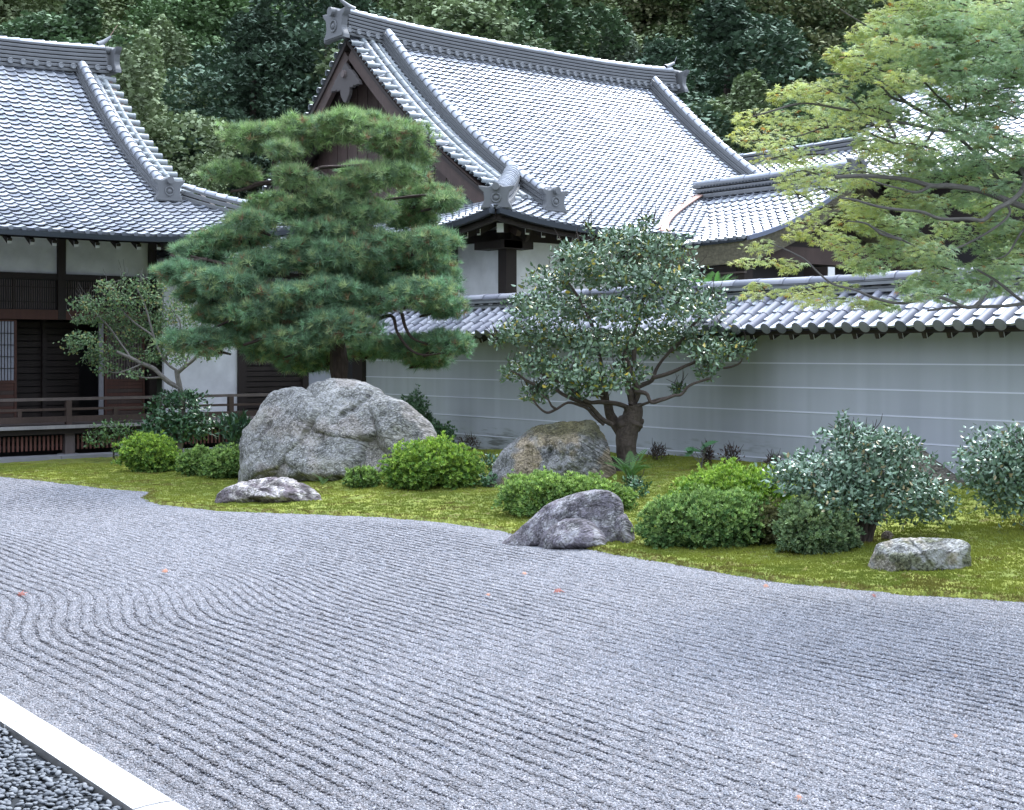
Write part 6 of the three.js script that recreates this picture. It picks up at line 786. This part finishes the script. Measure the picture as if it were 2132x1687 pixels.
bush('seedling', 'tiny glossy shrub at the left foot of the brownish boulder', 13.1, 17.1, [[0, 0.14, 0, 0.17, 0.11, 0.15]], 170, [[3, [0.085, 0.18, 0.10], 0.3]], { seed: 555, r: 0.008, tw: 8, size: [0.7, 1.1] });
bush('seedling', 'small dark leafy plant at the right foot of the brownish boulder', 12.75, 13.4, [[0, 0.16, 0, 0.2, 0.14, 0.16]], 260, DARK, { seed: 557, r: 0.008, tw: 10 });
bush('seedling', 'few upright leaves left of the dark trunk of the silvery bush', 12.15, 9.35, [[0, 0.14, 0, 0.09, 0.12, 0.08]], 60, [[3, [0.1, 0.2, 0.1], 0.3]], { seed: 559, r: 0.006, tw: 6 });
bush('seedling', 'small leafy plant beside the lime azalea right of the largest boulder', 12.15, 15.9, [[0, 0.12, 0, 0.18, 0.12, 0.14]], 190, [[3, [0.085, 0.18, 0.08], 0.3]], { seed: 561, r: 0.006, tw: 8 });
const dead = [[3, [0.085, 0.055, 0.05], 0.3], [1, [0.12, 0.085, 0.06], 0.3]];
[[15.75, 21.3, 0.24, 0.14, 'low heap of brown dead stems by the wall right of the fluffy shrubs'], [15.35, 15.6, 0.15, 0.13, 'dead brown twigs by the wall, nearest the camellia trunk'], [15.4, 14.55, 0.08, 0.17, 'thin dead brown plant by the wall left of the fan leaved plant'], [15.45, 14.1, 0.16, 0.16, 'dead brown bush by the wall right of the fan leaved plant'], [15.5, 13.3, 0.14, 0.12, 'last dead brown bush by the wall towards the pale flowering bush']].forEach(([U, V, w, h, l], i) => bush('dry_bush', l, U, V, [[0, h, 0, w, h, w * 0.8]], 200, dead, { seed: 571 + 2 * i, r: 0.008, tw: 24, rough: 0.9, geo: leafGeo(0.04, 0.02, 0.3, 0.3) }));
// fan leaved plant, ferns, cycad
{
  const t = thing('fan_leaved_plant', 'small plant with two dark fan leaves on thin stalks by the wall', 'plant', spot(15.0, 14.3), FACE), g = [];
  for (let i = 0; i < 8; i++) { const l = leafGeo(0.17, 0.05, 0.25, 0.3); l.rotateZ((i - 3.5) * 0.36); g.push(l); } const fan = mergeGeometries(g), m = leafMat(0.4, 0, { color: C(0.08, 0.2, 0.08) });
  for (const [x, y, ry, s] of [[-0.10, 0.27, 0.3, 1], [0.12, 0.36, -0.4, 1.05], [0.06, 0.30, 1.4, 0.8], [-0.16, 0.22, 2.2, 0.8]]) { mk('stalk', tube([V3(0, 0, 0), V3(x * 0.4, y * 0.6, 0), V3(x, y, 0.02)], 0.007, 0.005, 5, 0), M.barkPale, t); const f = mk('fan_leaf', fan, m, t); f.position.set(x, y, 0.02); f.rotation.set(-1.0, ry, 0.2); f.scale.setScalar(s); }
}
function fern(label, U, V, n, len, seed, c = [0.10, 0.24, 0.06]) {
  const t = thing('fern', label, 'fern', spot(U, V, 0), FACE), r = rng(seed), gs = [];
  const rach = tube([V3(0, 0, 0), V3(0, 0.5, 0.06), V3(0, 0.88, 0.34)], 0.008, 0.003, 4, 0); gs.push(rach.toNonIndexed().deleteAttribute('uv'));
  for (let i = 2; i < 18; i++) for (const s of [-1, 1]) { const f = i / 18, l = leafGeo(0.13 * Math.sin(Math.PI * (0.12 + 0.86 * f)) + 0.02, 0.022, 0.1, 0.15); l.rotateZ(-s * 1.25); l.translate(0, f * 0.95 - 0.1 * f * f, 0.36 * f * f); gs.push(l.toNonIndexed().deleteAttribute('uv')); }
  const g = mergeGeometries(gs), m = leafMat(0.55, 0, { color: C(...c) });
  for (let i = 0; i < n; i++) { const f = mk('frond', g, m, t); f.rotation.set(0.35 + 0.5 * r(), i / n * 6.283 + r() * 0.6, 0, 'YXZ'); f.scale.setScalar(len * (0.75 + 0.5 * r())); }
}
fern('tall fern at the foot of the camellia trunk', 13.75, 14.55, 13, 0.55, 601); fern('second fern tucked right of the brownish boulder, below the tall one', 13.45, 14.1, 7, 0.32, 603, [0.075, 0.17, 0.06]);
fern('flat fern below the middle of the largest boulder', 10.75, 18.55, 8, 0.30, 605, [0.075, 0.17, 0.06]); fern('fern at the left foot of the largest boulder', 10.65, 19.55, 7, 0.30, 607);
fern('pale fern left of the wide low azalea', 11.8, 15.0, 9, 0.36, 609, [0.13, 0.21, 0.10]); fern('grassy fern between the dull azalea and the dark trunk of the silvery bush', 12.45, 9.75, 8, 0.26, 611, [0.12, 0.2, 0.10]);
fern('small fern in front of the largest boulder beside the flat one', 10.62, 18.15, 6, 0.24, 613, [0.12, 0.22, 0.07]);
{
  const t = thing('cycad', 'green feather leaves of a cycad showing just over the wall', 'plant', P(17.6, 16.6, 0), FACE), gs = [], m = leafMat(0.4, 0, { color: C(0.16, 0.36, 0.09) });
  for (let i = 1; i < 26; i++) for (const s of [-1, 1]) { const f = i / 26, l = leafGeo(0.20 * Math.sin(Math.PI * (0.1 + 0.85 * f)) + 0.05, 0.018, 0.1, 0.05); l.rotateZ(-s * 0.85); l.translate(0, f * 0.8, 0.3 * f * f); gs.push(l); } const g = mergeGeometries(gs);
  mk('trunk', tube([V3(0, 0, 0), V3(0, 1.6, 0), V3(0, 3.05, 0)], 0.17, 0.15, 10, 0.2), M.bark, t);
  for (let i = 0; i < 14; i++) { const f = mk('frond', g, m, t); f.position.y = 3.05; f.rotation.set(0.35 + 0.55 * ((i * 7) % 5) / 5, i * 0.45 + 1.9, 0, 'YXZ'); f.scale.setScalar(0.85); }
}
// fallen leaves on the gravel
{
  const g = mapleLeaf(0.10), red = std({ color: C(0.30, 0.07, 0.04), roughness: 0.7, side: THREE.DoubleSide }), org = std({ color: C(0.62, 0.26, 0.14), roughness: 0.7, side: THREE.DoubleSide });
  [[4.05, 12.25, red, 1.1, 'dark red fallen leaf on the gravel, nearest the left edge'], [5.63, 12.69, org, 1.0, 'pale orange fallen leaf on the gravel below the low pinkish stone'], [7.97, 9.4, red, 1.2, 'dark red fallen leaf in the middle of the gravel'], [8.31, 10.31, org, 0.6, 'small orange leaf on the gravel below the purple grey stone'], [7.37, 9.65, org, 0.55, 'small pale leaf on the gravel left of the dark red one'], [9.68, 8.4, org, 0.7, 'orange leaf on the gravel close to the moss edge'], [10.02, 7.44, red, 0.6, 'reddish leaf on the gravel below the flat topped stone'], [6.7, 4.41, org, 0.4, 'faint orange leaf speck on the gravel at the lower right'], [5.19, 4.29, org, 0.4, 'pale orange leaf on the gravel at the bottom edge']].forEach(([U, V, m, s, l], i) => { const o = tag(mk(numbered('fallen_leaf'), g, m), l, 'leaf'); o.position.set(U, furrow(U, V) + 0.03, -V); o.rotation.set(-0.95 + 0.5 * n3(i * 1.3, 2, 3), FACE, i * 1.9, 'YXZ'); o.scale.setScalar(s * 1.35); });
}
// ---------------------------------------------------------------- wooded hillside
const hillH = (U, V) => { const D = U * COS + V * SIN, r = U * SIN - V * COS; return Math.max(-0.4, (D - 53) * 0.46 + 2.2 * n3(U * 0.03, V * 0.03, 1)) * ss(44, 60, D); };
tag(mk('hillside', (() => { const pos = [], idx = [], n = 60; for (let j = 0; j <= n; j++) for (let i = 0; i <= n; i++) { const D = 44 + 110 * j / n, R = (i / n - 0.5) * 200, U = D * COS + R * SIN, V = D * SIN - R * COS; pos.push(U, hillH(U, V), -V); } for (let j = 0; j < n; j++) for (let i = 0; i < n; i++) { const a = j * (n + 1) + i; idx.push(a, a + 1, a + n + 1, a + 1, a + n + 2, a + n + 1); } return buf(pos, idx); })(), std({ color: C(0.03, 0.04, 0.022), roughness: 1 })), null, null, null, 'structure');
{
  const kinds = [0, 1, 2, 3].map((k) => {                             // four crowns: lumps in loose tiers, covered with leaf clumps
    const r = rng(900 + k), pos = [], col = [], lumps = [];
    for (let i = 0; i < 15; i++) { const y = 0.14 + 0.78 * i / 14, w = (k === 1 ? 0.42 * Math.pow(1 - y, 0.7) + 0.06 : 0.42 * Math.sin(Math.PI * Math.min(0.97, 0.25 + 0.72 * y))), a = i * 2.4 + r(), d = w * (0.45 + 0.45 * r()); lumps.push([Math.cos(a) * d, y, Math.sin(a) * d, w * (0.45 + 0.25 * r()), 0.085 + 0.05 * r(), w * (0.45 + 0.25 * r()), 0.75 + 0.5 * r()]); }
    for (let i = 0; i < 24000; i++) {
      const [x, y, z, a, b, c, tone] = lumps[Math.floor(r() * lumps.length)], d = V3(r() * 2 - 1, r() * 1.7 - 0.7, r() * 2 - 1).normalize(), R = 0.72 + 0.34 * Math.sqrt(r()) + 0.3 * n3(d.x * 3 + x * 9, d.y * 3, d.z * 3 + k), p = V3(x + d.x * a * R, y + d.y * b * R, z + d.z * c * R);
      const s = 0.0056 + 0.007 * r(), q = new THREE.Quaternion().setFromEuler(new THREE.Euler((r() - 0.5) * 1.6, r() * 6.28, (r() - 0.5) * 1.6)), f = tone * (0.7 + 0.6 * r());
      for (const e of [[-1, 0, -0.5], [1, 0, -0.6], [0.2, 0.35, 1.1], [-0.9, 0.1, 0.6], [0.9, -0.1, 0.5], [0, -0.25, -1.2]]) { const v = V3(...e).multiplyScalar(s).applyQuaternion(q).add(p); pos.push(v.x, v.y, v.z); col.push(f, f, f); }
    }
    return buf(pos, null, null, col);
  });
  const trunk = tube([V3(0, -0.06, 0), V3(0.01, 0.3, 0.01), V3(0, 0.75, 0)], 0.025, 0.01, 7, 0.1);
  const tones = [['olive', 'olive tinged tree on the wooded hillside behind the halls', [0.22, 0.275, 0.15]], ['green', 'mid green tree on the wooded hillside behind the halls', [0.18, 0.26, 0.15]], ['dark', 'dark blue green tree on the wooded hillside behind the halls', [0.125, 0.185, 0.125]], ['pale', 'pale grey green feathery tree on the hillside', [0.26, 0.31, 0.23]]].map(([k, l, c]) => ({ l, k, m: std({ color: C(...c), roughness: 0.95, vertexColors: true, side: THREE.DoubleSide }), b: M.bark }));
  const r = rng(77), protos = {}, all = [], zone = (x) => x < -0.27 ? 'above the veranda hall roof' : x < -0.12 ? 'between the two big roofs' : x < 0.16 ? 'above the long tall roof' : x < 0.3 ? 'left of the maple' : 'behind the maple';
  const put = (D, rr, h, tone, k, row) => {
    const U = D * (COS + rr * SIN), V = D * (SIN - rr * COS), key = tone + '_' + k, t = tones[tone]; let o;
    if (!protos[key]) { o = thing('hill_tree', t.l, 'tree'); mk('trunk', trunk, t.b, o); mk('crown', kinds[k], t.m, o); protos[key] = o; } else { o = protos[key].clone(); o.name = numbered('hill_tree'); scene.add(o); }
    all.push([rr, o]); tag(o, t.l.replace(/ on the .*/, '') + [' low on the slope ', ' halfway up the slope ', ' high on the slope '][row] + zone(rr), 'tree', t.k + ' trees on the hillside');
    o.position.set(U, hillH(U, V) - 0.3, -V); o.rotation.y = r() * 6.28; const w = 0.95 + 0.3 * r(); o.scale.set(h * w, h, h * w);
  };
  [[57, 12, 9.5], [64, 13, 11], [73, 14, 12]].forEach(([D, n, h], row) => {
    for (let i = 0; i < n; i++) {
      const rr = ((i + 0.5 + 0.5 * (row % 2)) / n - 0.52) * 0.98 + (r() - 0.5) * 0.03, dd = D + (r() - 0.5) * 6, hh = h * (0.85 + 0.35 * r()); let tone = [0, 1, 1, 0, 2, 1][Math.floor(r() * 6)];
      if (Math.abs(rr + 0.165) < 0.045) { if (row < 2) continue; tone = 2; }
      if (rr > 0.05 && rr < 0.15 && row === 2) tone = 3;
      put(dd, rr, hh, tone, Math.floor(r() * 4), row);
    }
  });
  const same = {}; all.sort((a, b) => a[0] - b[0]).forEach(([, o]) => (same[o.userData.label] ??= []).push(o)); for (const l of Object.values(same)) if (l.length > 1) l.forEach((o, i) => { o.userData.label += ', the ' + (l.length === 2 ? ['left', 'right'] : ['left', 'middle', 'right'])[Math.min(i, l.length - 1, 2)] + ' one'; });
  for (let k = 0; k < 3; k++) { const mats = [], cols = []; for (let i = 0; i < 16; i++) { const D = 84 + 34 * r(), rr = (i / 16 - 0.48) * 1.0 + (r() - 0.5) * 0.05, U = D * (COS + rr * SIN), V = D * (SIN - rr * COS), h = 12 + 4 * r(); mats.push(new THREE.Matrix4().compose(P(U, V, hillH(U, V) - 0.3), new THREE.Quaternion().setFromAxisAngle(UPY, r() * 6.28), V3(h, h, h))); cols.push(C(0.16 + 0.08 * r(), 0.23 + 0.06 * r(), 0.13)); } const o = inst(numbered('distant_wood'), kinds[k], std({ color: 0xffffff, roughness: 0.95, vertexColors: true, side: THREE.DoubleSide }), mats, cols); tag(o, 'wood filling the hillside behind the nearer trees', 'wood'); }
}
renderer.render(scene, camera);
